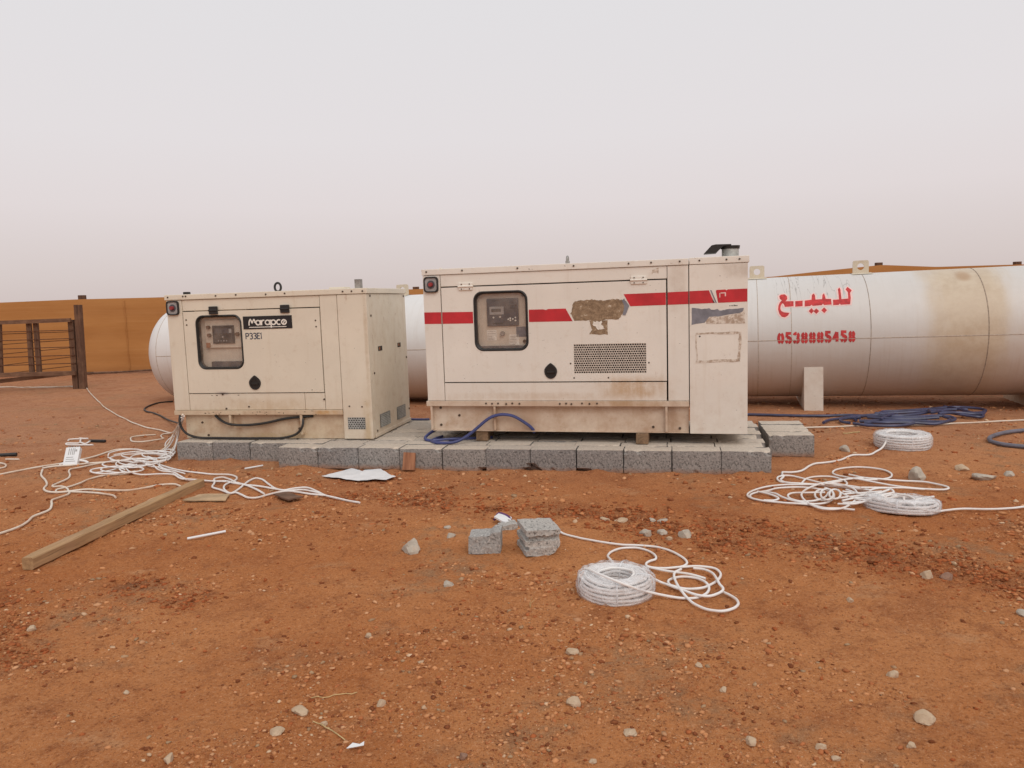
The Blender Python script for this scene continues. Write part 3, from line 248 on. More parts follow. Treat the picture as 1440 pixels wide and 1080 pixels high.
def tankmat():
    m = NT('tank_paint'); c = (.72, .71, .695)
    X, Y, Z = m.xyz()
    big = m.noise(1.1, detail=5); mid = m.noise(7, detail=6, rough=.7)
    run = m.noise(16, (1, .05, .05), detail=5, rough=.7); run2 = m.noise(44, (1, .03, .03), detail=3, rough=.6, loc=(7, 0, 0))
    col = m.mix(m.rng(big, .35, .7), tuple(x * .93 for x in c), c)
    col = m.mix(m.math('MULTIPLY', m.rng(m.math('ADD', X, m.math('MULTIPLY', big, 1.5)), -1.5, 1.5), .38), col, (.47, .42, .37))   # grimier towards the right end
    col = m.mix(m.math('MULTIPLY', m.rng(run, .50, .82), .22), col, (.46, .40, .33))
    col = m.mix(m.math('MULTIPLY', m.math('MULTIPLY', m.rng(run2, .52, .75), m.rng(Z, .55, -.5)), .30), col, (.40, .31, .24))
    # browner towards the lower flank, edge broken up by noise
    dz = m.math('ADD', Z, m.math('MULTIPLY', mid, .45))
    col = m.mix(m.math('MULTIPLY', m.rng(dz, .55, -.45), .62), col, (.53, .42, .34))
    # tan stain poured over the shell on the right
    ex = m.math('ADD', X, m.math('MULTIPLY', m.math('SUBTRACT', m.noise(5, (1, .25, .25), detail=5), .5), .42))
    st = m.math('MULTIPLY', m.rng(ex, 1.10, 1.50), m.rng(ex, 2.30, 1.95))
    st = m.math('MULTIPLY', st, m.rng(Z, -.8, .05, .55, 1))
    tone = m.mix(m.rng(mid, .35, .65), (.49, .365, .225), (.57, .455, .31))
    col = m.mix(m.math('MULTIPLY', st, .78), col, tone)
    # rusty spot in the stain, and thin dark dribbles near the lettering
    dx = m.math('SUBTRACT', X, 1.72); dz2 = m.math('SUBTRACT', Z, .70)
    d2 = m.math('ADD', m.math('MULTIPLY', dx, dx), m.math('MULTIPLY', m.math('MULTIPLY', dz2, dz2), 2))
    col = m.mix(m.math('MULTIPLY', m.rng(d2, .012, .0), .6), col, (.36, .20, .09))
    thin = m.noise(13, (1, .10, .10), detail=3, rough=.5, loc=(2.3, 0, 0), dist=.6)
    ln = m.rng(m.math('ABSOLUTE', m.math('SUBTRACT', thin, .5)), .013, .004)
    zone = m.math('MULTIPLY', m.math('MULTIPLY', m.rng(X, -.5, -.35), m.rng(X, .55, .35)), m.rng(m.math('ADD', Z, m.math('MULTIPLY', big, .6)), .62, .85))
    col = m.mix(m.math('MULTIPLY', m.math('MULTIPLY', ln, zone), .5), col, (.16, .14, .12))
    m.color(col); m.rough(m.rng(mid, .3, .7, .36, .6)); m.bump(m.noise(3.5, (.4, 1, 1), detail=2), .08, .01); return m.m
MT['tank'] = tankmat()
MT['seam'] = simple('weld_seam', (.45, .37, .30), .7, 0, .2, 30)
MT['seam_dark'] = simple('rusty_weld_seam', (.33, .26, .20), .8, 0, .3, 30)
MT['lug'] = paint('lug_paint', (.66, .58, .45), 1.0, .6)

def clothmat():
    m = NT('tan_shade_cloth'); b = m.noise(.45, (1, 1, 3), detail=4); w = m.noise(1.4, (.25, 1, 6), detail=4); f = m.noise(140, (1, 1, .4), detail=2)
    col = m.mix(m.rng(b, .3, .7), (.425, .19, .062), (.49, .235, .083))
    col = m.mix(m.math('MULTIPLY', m.rng(w, .5, .75), .3), col, (.34, .135, .038))
    col = m.mix(m.math('MULTIPLY', m.rng(m.noise(2.2, (.12, 1, 9), detail=5, rough=.7, loc=(3, 3, 3)), .5, .7), .3), col, (.56, .29, .12))  # light on cloth wrinkles painted in as fine brighter horizontal lines
    col = m.mix(m.math('MULTIPLY', f, .15), col, (.2, .1, .04))
    m.b.inputs['Specular IOR Level'].default_value = .1
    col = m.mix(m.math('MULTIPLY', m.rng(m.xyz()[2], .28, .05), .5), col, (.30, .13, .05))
    m.color(col); m.rough(.95); return m.m
MT['cloth'] = clothmat()

def groundmat():
    m = NT('red_soil')
    big = m.noise(.35, detail=6, rough=.6); med = m.noise(1.5, detail=7, rough=.65, loc=(3, 3, 0)); sm = m.noise(9, detail=6, rough=.7, loc=(1, 7, 0))
    fine = m.noise(65, detail=5, rough=.8, loc=(5, 2, 0)); vf = m.noise(220, detail=2, rough=.7)
    col = m.mix(m.rng(big, .32, .68), (.375, .118, .035), (.500, .197, .071))
    far = m.rng(m.xyz()[1], 4.5, 9.5)
    col = m.mix(m.math('MULTIPLY', far, m.rng(med, .25, .6, .55, .95)), col, (.385, .175, .092))   # paler compacted soil farther out
    col = m.mix(m.math('MULTIPLY', m.rng(med, .50, .68), .55), col, (.275, .085, .030))
    col = m.mix(m.math('MULTIPLY', m.rng(m.noise(2.1, (1, 1.6, 1), detail=7, rough=.7, loc=(8, 1, 0)), .57, .68), .55), col, (.46, .225, .105))
    col = m.mix(m.math('MULTIPLY', m.rng(sm, .50, .68), .55), col, (.215, .062, .022))
    # gritty grey-brown patches
    gp = m.math('MULTIPLY', m.rng(m.noise(1.05, detail=5, rough=.65, loc=(2.7, 9.4, 0)), .53, .66), m.rng(sm, .38, .6))
    col = m.mix(m.math('MULTIPLY', gp, .66), col, (.285, .155, .078))
    # churned damp strip (geometry has its clods there)
    at = m.n('ShaderNodeAttribute'); at.attribute_name = 'churn'
    col = m.mix(m.math('MULTIPLY', m.math('MULTIPLY', at.outputs['Fac'], m.rng(sm, .34, .58)), .62), col, (.17, .060, .027))
    col = m.mix(m.math('MULTIPLY', m.rng(fine, .54, .66), .60), col, (.56, .27, .13))
    col = m.mix(m.math('MULTIPLY', m.rng(fine, .47, .36), .72), col, (.13, .036, .014))  # relief shading put into the colour: dark gaps between lighter grains
    col = m.mix(m.math('MULTIPLY', m.rng(vf, .58, .72), .45), col, (.66, .42, .27))
    col = m.mix(1.0, col, (1.09, 1.19, 1.28), 'MULTIPLY')
    m.color(col); m.rough(1.0); m.b.inputs['Specular IOR Level'].default_value = .08
    m.bump(m.math('ADD', m.math('MULTIPLY', sm, .9), m.math('ADD', m.math('MULTIPLY', fine, .55), m.math('MULTIPLY', vf, .2))), .9, .02); return m.m
MT['ground'] = groundmat()
def pebblemat():
    m = NT('pebbles'); at = m.n('ShaderNodeAttribute'); at.attribute_name = 'tone'
    f = m.noise(60, detail=4)
    m.color(m.mix(m.math('MULTIPLY', m.rng(f, .4, .7), .35), at.outputs['Color'], (.40, .15, .06))); m.rough(1.0); m.b.inputs['Specular IOR Level'].default_value = .1; m.bump(f, .4, .004); return m.m
MT['pebble'] = pebblemat()
def rockmat(name, a, b, d):
    m = NT(name); f = m.noise(14, detail=6, rough=.7); g = m.noise(70, detail=4, rough=.7)
    col = m.mix(m.rng(f, .3, .7), a, b); col = m.mix(m.math('MULTIPLY', m.rng(g, .56, .7), .5), col, tuple(x * .45 for x in a))
    col = m.mix(m.math('MULTIPLY', m.rng(f, .55, .72), d), col, (.38, .17, .08))
    m.color(col); m.rough(.95); m.bump(g, .6, .006); return m.m
MT['rock_grey'] = rockmat('grey_rock', (.35, .30, .245), (.52, .455, .37), .40)
MT['rock_tan'] = rockmat('tan_rock', (.43, .30, .19), (.56, .43, .30), .5)
MT['rock_dark'] = rockmat('dark_rock', (.20, .11, .075), (.32, .19, .13), .4)

# ---------------------------------------------------------------- object helpers
def link(name, mesh, parent=None, mat=None):
    o = bpy.data.objects.new(name, mesh); COL.objects.link(o)
    if mat:
        mats = mat if isinstance(mat, (list, tuple)) else [mat]
        if len(mesh.materials) == 0:
            for k in mats: mesh.materials.append(MT[k] if isinstance(k, str) else k)
    if parent: o.parent = parent
    return o
def tag(o, label=None, cat=None, group=None, kind=None):
    if label: o['label'] = label
    if cat: o['category'] = cat
    if group: o['group'] = group
    if kind: o['kind'] = kind
    return o
def empty(name, loc, rz, label, cat, group=None):
    o = bpy.data.objects.new(name, None); COL.objects.link(o); o.location = loc; o.rotation_euler = (0, 0, rz)
    o.empty_display_size = .1
    return tag(o, label, cat, group)
class MB:
    """collects shapes, then links them as one mesh object"""
    def __init__(s): s.v = []; s.f = []; s.mi = []; s.cm = 0
    def add(s, vs, fs):
        k = len(s.v); s.v += [tuple(v) for v in vs]; s.f += [tuple(i + k for i in f) for f in fs]; s.mi += [s.cm] * len(fs); return s
    def box(s, x0, x1, y0, y1, z0, z1, bev=0.0):
        b = bev
        if b <= 0:
            vs = [(x, y, z) for z in (z0, z1) for y in (y0, y1) for x in (x0, x1)]
            return s.add(vs, [(0, 2, 3, 1), (4, 5, 7, 6), (0, 1, 5, 4), (2, 6, 7, 3), (0, 4, 6, 2), (1, 3, 7, 5)])
        bm = bmesh.new(); bmesh.ops.create_cube(bm, size=1)
        for v in bm.verts: v.co = Vector(((x0 + x1) / 2 + v.co.x * (x1 - x0), (y0 + y1) / 2 + v.co.y * (y1 - y0), (z0 + z1) / 2 + v.co.z * (z1 - z0)))
        bmesh.ops.bevel(bm, geom=bm.edges[:], offset=b, segments=2, profile=.6, affect='EDGES')
        return s.bm(bm)
    def bm(s, bm, mat=None):
        bm.verts.ensure_lookup_table(); bm.verts.index_update()
        vs = [(mat @ v.co if mat else v.co.copy()) for v in bm.verts]; fs = [tuple(v.index for v in f.verts) for f in bm.faces]
        bm.free(); return s.add(vs, fs)
    def tube(s, pts, r, n=8, closed=False, cap=True):
        vs, fs = tube_arrays(pts, r, n, closed, cap); return s.add(vs, fs)
    def cyl(s, p0, p1, r, n=12, r1=None):
        p0, p1 = Vector(p0), Vector(p1); d = (p1 - p0).normalized(); a = d.orthogonal().normalized(); b = d.cross(a)
        r1 = r if r1 is None else r1; vs = []
        for p, rr in ((p0, r), (p1, r1)):
            for i in range(n): t = 2 * PI * i / n; vs.append(p + (a * math.cos(t) + b * math.sin(t)) * rr)
        fs = [(i, (i + 1) % n, n + (i + 1) % n, n + i) for i in range(n)] + [tuple(range(n))[::-1], tuple(range(n, 2 * n))]
        return s.add(vs, fs)
    def poly(s, outer, y0, y1, holes=()):
        """prism of an x-z outline between depths y0 (front) and y1"""
        loops = [list(outer)] + [list(h) for h in holes]
        tris = tessellate_polygon([[Vector((x, z, 0)) for x, z in L] for L in loops])
        flat = [p for L in loops for p in L]; n = len(flat)
        vs = [(x, y0, z) for x, z in flat] + [(x, y1, z) for x, z in flat]
        fs = [tuple(t) for t in tris] + [tuple(i + n for i in reversed(t)) for t in tris]
        k = 0
        for L in loops:
            m = len(L)
            for i in range(m): a, b = k + i, k + (i + 1) % m; fs.append((a, b, b + n, a + n))
            k += m
        return s.add(vs, fs)
    def xform(s, fn): s.v = [tuple(fn(Vector(v))) for v in s.v]; return s
    def build(s, name, mat, parent=None, smooth=False, off=(0, 0, 0), scale=1.0):
        me = bpy.data.meshes.new(name)
        me.from_pydata([((x - off[0]) * scale, (y - off[1]) * scale, (z - off[2]) * scale) for x, y, z in s.v], [], s.f)
        mats = mat if isinstance(mat, (list, tuple)) else [mat]
        for k in mats: me.materials.append(MT[k])
        me.polygons.foreach_set('material_index', s.mi)
        bm = bmesh.new(); bm.from_mesh(me); bmesh.ops.recalc_face_normals(bm, faces=bm.faces[:]); bm.to_mesh(me); bm.free()
        if smooth: me.polygons.foreach_set('use_smooth', [True] * len(me.polygons)); me.set_sharp_from_angle(angle=math.radians(38))
        return link(name, me, parent)
def tube_arrays(pts, r, n=8, closed=False, cap=True):
    P = np.array(pts, float); m = len(P)
    T = np.gradient(P, axis=0) if not closed else (np.roll(P, -1, 0) - np.roll(P, 1, 0))
    T /= np.linalg.norm(T, axis=1)[:, None] + 1e-9
    up = np.array([0, 0, 1.]); a = np.cross(T[0], up)
    if np.linalg.norm(a) < 1e-3: a = np.cross(T[0], [1., 0, 0])
    a /= np.linalg.norm(a); A = []
    for i in range(m):
        a = a - (a @ T[i]) * T[i]; a /= np.linalg.norm(a) + 1e-9; A.append(a)
    A = np.array(A); B = np.cross(T, A); th = np.arange(n) * 2 * PI / n
    R = np.full(m, r) if np.isscalar(r) else np.array(r)
    V = P[:, None] + (A[:, None] * np.cos(th)[None, :, None] + B[:, None] * np.sin(th)[None, :, None]) * R[:, None, None]
    V = V.reshape(-1, 3); F = []
    for i in range(m if closed else m - 1):
        j = (i + 1) % m
        for k in range(n): F.append((i * n + k, i * n + (k + 1) % n, j * n + (k + 1) % n, j * n + k))
    if cap and not closed: F.append(tuple(range(n))[::-1]); F.append(tuple(range((m - 1) * n, m * n)))
    return [tuple(v) for v in V], F
def smooth_path(pts, step):
    P = np.array(pts, float)
    if len(P) < 3:
        n = max(2, int(np.linalg.norm(P[1] - P[0]) / step)); return np.linspace(P[0], P[1], n)
    closed = np.linalg.norm(P[0] - P[-1]) < 1e-4
    Q = np.vstack([P[-2] if closed else 2 * P[0] - P[1], P, P[1] if closed else 2 * P[-1] - P[-2]]); o = []
    for i in range(1, len(Q) - 2):
        p0, p1, p2, p3 = Q[i - 1:i + 3]
        d = [max(np.linalg.norm(b - a) ** .5, 1e-4) for a, b in ((p0, p1), (p1, p2), (p2, p3))]
        t0 = 0; t1 = d[0]; t2 = t1 + d[1]; t3 = t2 + d[2]
        k = max(2, int(np.ceil(d[1] ** 2 / step)))
        for t in np.linspace(t1, t2, k, endpoint=False):
            a1 = (t1 - t) / (t1 - t0) * p0 + (t - t0) / (t1 - t0) * p1; a2 = (t2 - t) / (t2 - t1) * p1 + (t - t1) / (t2 - t1) * p2
            a3 = (t3 - t) / (t3 - t2) * p2 + (t - t2) / (t3 - t2) * p3
            b1 = (t2 - t) / (t2 - t0) * a1 + (t - t0) / (t2 - t0) * a2; b2 = (t3 - t) / (t3 - t1) * a2 + (t - t1) / (t3 - t1) * a3
            o.append((t2 - t) / (t2 - t1) * b1 + (t - t1) / (t2 - t1) * b2)
    o.append(P[-1]); return np.array(o)
def rrect(x0, x1, z0, z1, r, n=6):
    o = []
    for cx, cz, a0 in ((x1 - r, z1 - r, 0), (x0 + r, z1 - r, 90), (x0 + r, z0 + r, 180), (x1 - r, z0 + r, 270)):
        for i in range(n + 1): a = math.radians(a0 + 90 * i / n); o.append((cx + r * math.cos(a), cz + r * math.sin(a)))
    return o
def arc(cx, cy, rx, ry, a0, a1, n=10):
    return [(cx + rx * math.cos(math.radians(a0 + (a1 - a0) * i / n)), cy + ry * math.sin(math.radians(a0 + (a1 - a0) * i / n))) for i in range(n + 1)]
def ribbon(pts, w):
    """mitred strip along a 2-D polyline -> outline polygon"""
    P = [Vector(p) for p in pts]; L = []; R = []
    cl = (P[0] - P[-1]).length < 1e-6
    for i in range(len(P)):
        a = P[i - 1] if i else (P[-2] if cl else None); b = P[i + 1] if i < len(P) - 1 else (P[1] if cl else None)
        d1 = (P[i] - a).normalized() if a else None; d2 = (b - P[i]).normalized() if b else None
        d1 = d1 or d2; d2 = d2 or d1
        n1 = Vector((-d1.y, d1.x)); n2 = Vector((-d2.y, d2.x)); m = (n1 + n2)
        m = m.normalized() if m.length > 1e-4 else n1
        k = min(1 / max(m.dot(n1), .35), 1.9)
        L.append(P[i] + m * w / 2 * k); R.append(P[i] - m * w / 2 * k)
    return L, R
def strokes(mb, lst, w, x0, z0, sx, sz, y, dy=.0004, th=.0015):
    for k, st in enumerate(lst):
        L, R = ribbon([(x0 + px * sx, z0 + pz * sz) for px, pz in st], w)
        yy = y - dy * (k % 4)
        n = len(L); vs = [(p.x, yy, p.y) for p in L] + [(p.x, yy, p.y) for p in R] + [(p.x, y + th, p.y) for p in L] + [(p.x, y + th, p.y) for p in R]
        fs = []
        for i in range(n - 1):
            fs += [(i, i + 1, n + i + 1, n + i), (i, 2 * n + i, 2 * n + i + 1, i + 1), (n + i, n + i + 1, 3 * n + i + 1, 3 * n + i)]
        fs += [(0, n, 3 * n, 2 * n), (n - 1, 3 * n - 1, 4 * n - 1, 2 * n - 1)]
        mb.add(vs, fs)

# ---------------------------------------------------------------- ground
def vnoise(x, y, seed):
    xi = np.floor(x).astype(np.int64); yi = np.floor(y).astype(np.int64); fx = x - xi; fy = y - yi
    fx = fx * fx * (3 - 2 * fx); fy = fy * fy * (3 - 2 * fy)
    def h(a, b):
        n = (a * 374761393 + b * 668265263 + seed * 974711) & 0xffffffff
        n = ((n ^ (n >> 13)) * 1274126177) & 0xffffffff
        return ((n ^ (n >> 16)) & 0xffff) / 65535.0
    return (h(xi, yi) * (1 - fx) + h(xi + 1, yi) * fx) * (1 - fy) + (h(xi, yi + 1) * (1 - fx) + h(xi + 1, yi + 1) * fx) * fy - .5
CHURN = [((-.9, 5.8), (-.15, 5.45), .22), ((-.2, 5.4), (.85, 5.0), .25), ((.85, 5.0), (1.6, 4.5), .38), ((1.6, 4.5), (2.2, 4.05), .36), ((2.2, 4.05), (2.7, 3.5), .25),
         ((-2.15, 4.1), (-1.75, 3.85), .16), ((-2.9, 3.9), (-2.3, 3.3), .2), ((-1.3, 5.95), (-.6, 5.95), .15)]
def churn(x, y):
    c = np.zeros_like(x)
    for a, b, w in CHURN:
        ax, ay = a; dx, dy = b[0] - ax, b[1] - ay; t = np.clip(((x - ax) * dx + (y - ay) * dy) / (dx * dx + dy * dy), 0, 1)
        d = np.hypot(x - ax - t * dx, y - ay - t * dy); c = np.maximum(c, np.clip(1.25 - d / w, 0, 1))
    return c * np.clip(.75 + 1.3 * vnoise(x * 5, y * 5, 77) + .8 * vnoise(x * 14, y * 14, 78), 0, 1)
def gh(x, y):
    x = np.asarray(x, float); y = np.asarray(y, float); c = churn(x, y)
    f = vnoise(x * 30, y * 30, 5); g = vnoise(x * 75, y * 75, 6)
    a = (x + 2.2297) * .978 - (y - 7.0564) * .209; b = (x + 2.2297) * .209 + (y - 7.0564) * .978 - np.where((x + 2.2297) * .978 - (y - 7.0564) * .209 < 0, .2, 0)
    berm = np.clip(1 - np.abs(b + .01) / .075, 0, 1) * ((a > -1.35) & (a < 4.55)) * np.clip(.018 + .06 * vnoise(x * 3.1, y * 3.1, 31) + .03 * vnoise(x * 9, y * 9, 32), 0, .06)   # soil banked against the blocks
    return (berm + .022 * vnoise(x * .8, y * .8, 1) + .012 * vnoise(x * 2.7 + .3 * y, y * 2.7, 2) + .009 * vnoise(x * 8, y * 8, 3) + .007 * vnoise(x * 17, y * 17, 4)
            + .011 * f + .005 * g + c * (.030 * np.abs(vnoise(x * 11, y * 11, 8)) + .02 * vnoise(x * 24, y * 24, 9) - .012))
def gz(x, y): return float(gh(np.array([x]), np.array([y]))[0])
def make_ground():
    NX, NY = 560, 640
    yy = .9 * (60 / .9) ** (np.arange(NY) / (NY - 1)); ss = np.linspace(-1.25, 1.25, NX)
    X = (ss[None, :] * (yy[:, None] + .6)); Y = np.repeat(yy[:, None], NX, 1)
    Z = gh(X, Y); C = churn(X, Y)
    V = np.stack([X, Y, Z], -1).reshape(-1, 3); I = np.arange(NX * NY).reshape(NY, NX)
    F = np.stack([I[:-1, :-1], I[:-1, 1:], I[1:, 1:], I[1:, :-1]], -1).reshape(-1, 4)
    # coarse land all round, a little lower, so the same sheet runs on to the horizon
    g = np.concatenate([-np.geomspace(900, 6, 16), np.linspace(-4, 4, 5), np.geomspace(6, 900, 16)]); n = len(g)
    gx, gy = np.meshgrid(g, g + 4); k = len(V)
    V = np.vstack([V, np.stack([gx, gy, np.full_like(gx, -.075)], -1).reshape(-1, 3)]); J = np.arange(n * n).reshape(n, n) + k
    F = np.vstack([F, np.stack([J[:-1, :-1], J[:-1, 1:], J[1:, 1:], J[1:, :-1]], -1).reshape(-1, 4)])
    me = bpy.data.meshes.new('ground'); me.vertices.add(len(V)); me.vertices.foreach_set('co', V.ravel())
    me.loops.add(F.size); me.loops.foreach_set('vertex_index', F.ravel().astype(np.int32))
    me.polygons.add(len(F)); me.polygons.foreach_set('loop_start', np.arange(0, F.size, 4, dtype=np.int32)); me.polygons.foreach_set('loop_total', np.full(len(F), 4, np.int32))
    me.update(); me.polygons.foreach_set('use_smooth', [True] * len(F))
    at = me.attributes.new('churn', 'FLOAT', 'POINT'); at.data.foreach_set('value', np.concatenate([C.ravel(), np.zeros(n * n)]).astype(np.float32))
    me.validate(); return tag(link('ground', me, None, 'ground'), kind='structure')
make_ground()

ico = {}
def icosphere(sub):
    if sub not in ico:
        bm = bmesh.new(); bmesh.ops.create_icosphere(bm, subdivisions=sub, radius=1); bm.verts.index_update()
        ico[sub] = (np.array([v.co[:] for v in bm.verts]), np.array([[v.index for v in f.verts] for f in bm.faces])); bm.free()
    return ico[sub]
def scatter(name, n, seed, sizes, dens, tones, label, cat):
    """countless small stones as one mesh"""
    rng = np.random.default_rng(seed); bv, bf = icosphere(1)
    # even over the view wedge per unit of distance squared, thinned by the density noise
    xs = []; ys = []; sz = []; tot = 0
    while tot < n:
        k = 60000
        y = 1.7 * (11.5 / 1.7) ** rng.random(k); x = (rng.random(k) * 2 - 1) * .95 * (y + .5)
        s = sizes[0] * (sizes[1] / sizes[0]) ** (rng.random(k) ** 3.4) * np.clip(y / 3.2, .8, 1.7)
        keep = rng.random(k) < dens(x, y); xs.append(x[keep]); ys.append(y[keep]); sz.append(s[keep]); tot += keep.sum()
    x = np.concatenate(xs)[:n]; y = np.concatenate(ys)[:n]; s = np.concatenate(sz)[:n]
    # leave the block platform and coils free
    a = (x + 2.2297) * .978 - (y - 7.0564) * .209; b = (x + 2.2297) * .209 + (y - 7.0564) * .978
    ok = ~((b > -.03) & (b < 1.7) & (a > -1.3) & (a < 5)); x, y, s = x[ok], y[ok], s[ok]; n = len(x)
    V = bv[None] * (1 + .5 * (rng.random((n, len(bv), 1)) - .5) * 2)
    sc = np.stack([s * (.8 + .7 * rng.random(n)), s * (.7 + .5 * rng.random(n)), s * (.40 + .35 * rng.random(n))], -1)
    V = V * sc[:, None]; th = rng.random(n) * 2 * PI; c, sn = np.cos(th)[:, None], np.sin(th)[:, None]
    V = np.stack([V[..., 0] * c - V[..., 1] * sn, V[..., 0] * sn + V[..., 1] * c, V[..., 2]], -1)
    V += np.stack([x, y, gh(x, y) + sc[:, 2] * .12], -1)[:, None]
    F = (bf[None] + (np.arange(n) * len(bv))[:, None, None]).reshape(-1, 3); V = V.reshape(-1, 3)
    me = bpy.data.meshes.new(name); me.vertices.add(len(V)); me.vertices.foreach_set('co', V.ravel())
    me.loops.add(F.size); me.loops.foreach_set('vertex_index', F.ravel().astype(np.int32))
    me.polygons.add(len(F)); me.polygons.foreach_set('loop_start', np.arange(0, F.size, 3, dtype=np.int32)); me.polygons.foreach_set('loop_total', np.full(len(F), 3, np.int32))
    me.update()
    T = np.array(tones); p = T[:, 3] / T[:, 3].sum(); ch = rng.choice(len(T), n, p=p)
    col = T[ch, :3] * (.92 + .36 * rng.random((n, 1))); col = np.concatenate([col, np.ones((n, 1))], 1)
    at = me.attributes.new('tone', 'FLOAT_COLOR', 'POINT'); at.data.foreach_set('color', np.repeat(col, len(bv), 0).astype(np.float32).ravel())
    o = link(name, me, None, 'pebble'); return tag(o, label, cat, kind='stuff')
def d_peb(x, y):
    return np.clip(.24 + 1.7 * vnoise(x * 1.1, y * 1.1, 21) + 1.9 * vnoise(x * 4.5, y * 4.5, 22) + .8 * vnoise(x * 13, y * 13, 23), .025, 1) * np.clip(1.25 - y / 12, .15, 1)
def d_clod(x, y): return np.clip(churn(x, y) * 1.2, 0, 1) + .015
scatter('pebbles', 62000, 4, (.0018, .0135), d_peb, [(.47, .22, .10, 8), (.51, .28, .15, 2.4), (.56, .40, .26, .6), (.18, .058, .024, 3.4), (.33, .22, .13, 1.0), (.35, .125, .050, 6)],
        'small pebbles and grit scattered over the red soil', 'pebbles')
scatter('soil_clods', 15000, 9, (.002, .0135), d_clod, [(.26, .070, .024, 4), (.33, .10, .036, 4), (.42, .17, .07, 1.3), (.16, .048, .018, 2)],
        'crumbled dark red soil clods along the churned strip', 'soil')

# ---------------------------------------------------------------- cloth fence far behind
def make_fence():
    fe = empty('cloth_fence', (-2, 18.8, 0), 0, 'long tan shade cloth fence running behind the tank and gate', 'fence')
    tops = [(-34, 1.95), (-27, 1.84), (-19, 1.95), (-15.5, 1.85), (-12.5, 1.85), (-10.56, 1.868), (-8.8, 1.855), (-6, 1.845), (-2.4, 1.852), (1.5, 1.88), (4.5, 1.83), (6.5, 1.88), (7.6, 1.97), (9.15, 2.08), (10.5, 1.99), (12.55, 1.985), (16, 1.86), (21, 1.95), (30, 1.9)]
    tx = np.array([t[0] for t in tops]); tz = np.array([t[1] for t in tops])
    xs = np.linspace(-34, 30, 430); ns = 15; rng = np.random.default_rng(3)
    Vf = []; 
    for side in (0, .006):
        for i, x in enumerate(xs):
            top = np.interp(x, tx, tz)
            for j in range(ns):
                t = j / (ns - 1); z = .07 + (top - .07) * t - .015
                fold = .016 * math.sin(z * 11 + .5 * math.sin(x * .7) + x * .1) * (.4 + t * (1 - t) * 2) + .008 * math.sin(x * 1.1 + z * 4.2)
                Vf.append((x + 2, fold + side, z + .05 * float(vnoise(np.array([x * .8]), np.array([3.]), 5)[0]) * (1 - t) * 1.5))
    n1 = len(xs) * ns; F = []
    for i in range(len(xs) - 1):
        for j in range(ns - 1):
            a = i * ns + j; F.append((a, a + ns, a + ns + 1, a + 1)); F.append((n1 + a, n1 + a + 1, n1 + a + ns + 1, n1 + a + ns))
        F.append((i * ns, n1 + i * ns, n1 + (i + 1) * ns, (i + 1) * ns)); a = i * ns + ns - 1; F.append((a, a + ns, n1 + a + ns, n1 + a))
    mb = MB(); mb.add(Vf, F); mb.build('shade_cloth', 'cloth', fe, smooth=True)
    mb = MB(); mb.tube([(x + 2, .0, .045 + .02 * math.sin(x * 2)) for x in np.linspace(-34, 30, 160)], .022, 6); mb.build('hem_roll', 'darkcard', fe)
    for x in (-13.3, -9.45, -6.2, -4.3, 6.9, 11.1):
        mb = MB(); mb.tube([(x + 2, -.02 + .016 * math.sin(z * 11 + .5 * math.sin(x * .7) + x * .1), z) for z in np.linspace(.1, 1.8, 12)], .012, 4); mb.build('cloth_seam', 'cloth', fe)
    for x, z in ((-27, 1.98), (-18.9, 2.0), (-10.56, 1.955), (-2.3, 1.9), (4.4, 1.9), (9.15, 2.13), (12.58, 2.045), (20.8, 2.0)):
        mb = MB(); mb.box(x + 2 - .075, x + 2 + .075, .10, .22, -.1, z, .008); mb.build('post', 'gatewood_z', fe)
make_fence()

# ---------------------------------------------------------------- wooden gate, left
def make_gate():
    y = 15.15; g = empty('wooden_gate', (-9.2, y, 0), 0, 'dark brown wooden gate with thin bars in front of the cloth fence', 'gate'); ox = 9.2
    def bar(name, x0, z0, x1, z1, w, d, mat, yy=0, axis='x'):
        mb = MB(); L, R = ribbon([(x0 + ox, z0), (x1 + ox, z1)], w); mb.poly([tuple(L[0]), tuple(L[1]), tuple(R[1]), tuple(R[0])], yy - d / 2, yy + d / 2)
        return mb.build(name, mat, g)
    bar('post', -8.585, -.1, -8.535, 1.68, .108, .12, 'gatewood_z', 0)
    bar('post', -8.72, -.1, -8.698, 1.39, .105, .12, 'gatewood_z', .02)
    bar('rail', -12.2, 1.37, -8.66, 1.385, .075, .06, 'gatewood_x', -.085)
    bar('rail', -12.2, .355, -8.662, .335, .08, .06, 'gatewood_x', -.085)
    bar('rail', -12.2, .05, -8.70, .335, .08, .05, 'gatewood_x', .11)
    for x0, x1 in ((-9.563, -9.528), (-9.417, -9.392), (-10.19, -10.12), (-11.0, -10.98)): bar('stile', x0, .36, x1, 1.36, .09, .05, 'gatewood_z', -.02)
    for a, b in ((1.205, 1.184), (1.025, 1.02), (.857, .854), (.683, .69), (.522, .529)): bar('rod', -12.2, a, -8.66, b, .016, .016, 'rod', -.052)
    for a, b in ((1.148, 1.151), (.94, .99), (.745, .838), (.52, .659), (.35, .476)): bar('rod', -12.2, a - (b - a) * 1.3, -8.70, b, .014, .014, 'rod', .075)
make_gate()
mb = MB(); pp = [(-14, 15.9, 0), (-10.86, 16.06, 0), (-9.9, 15.8, 0), (-8.98, 15.53, 0)]
mb.tube([(p[0], p[1], gz(p[0], p[1]) + .012) for p in smooth_path(pp, .15)], .016, 6)
tag(mb.build('pale_rope', 'cable_dusty'), 'pale rope lying on the ground behind the wooden gate', 'rope')

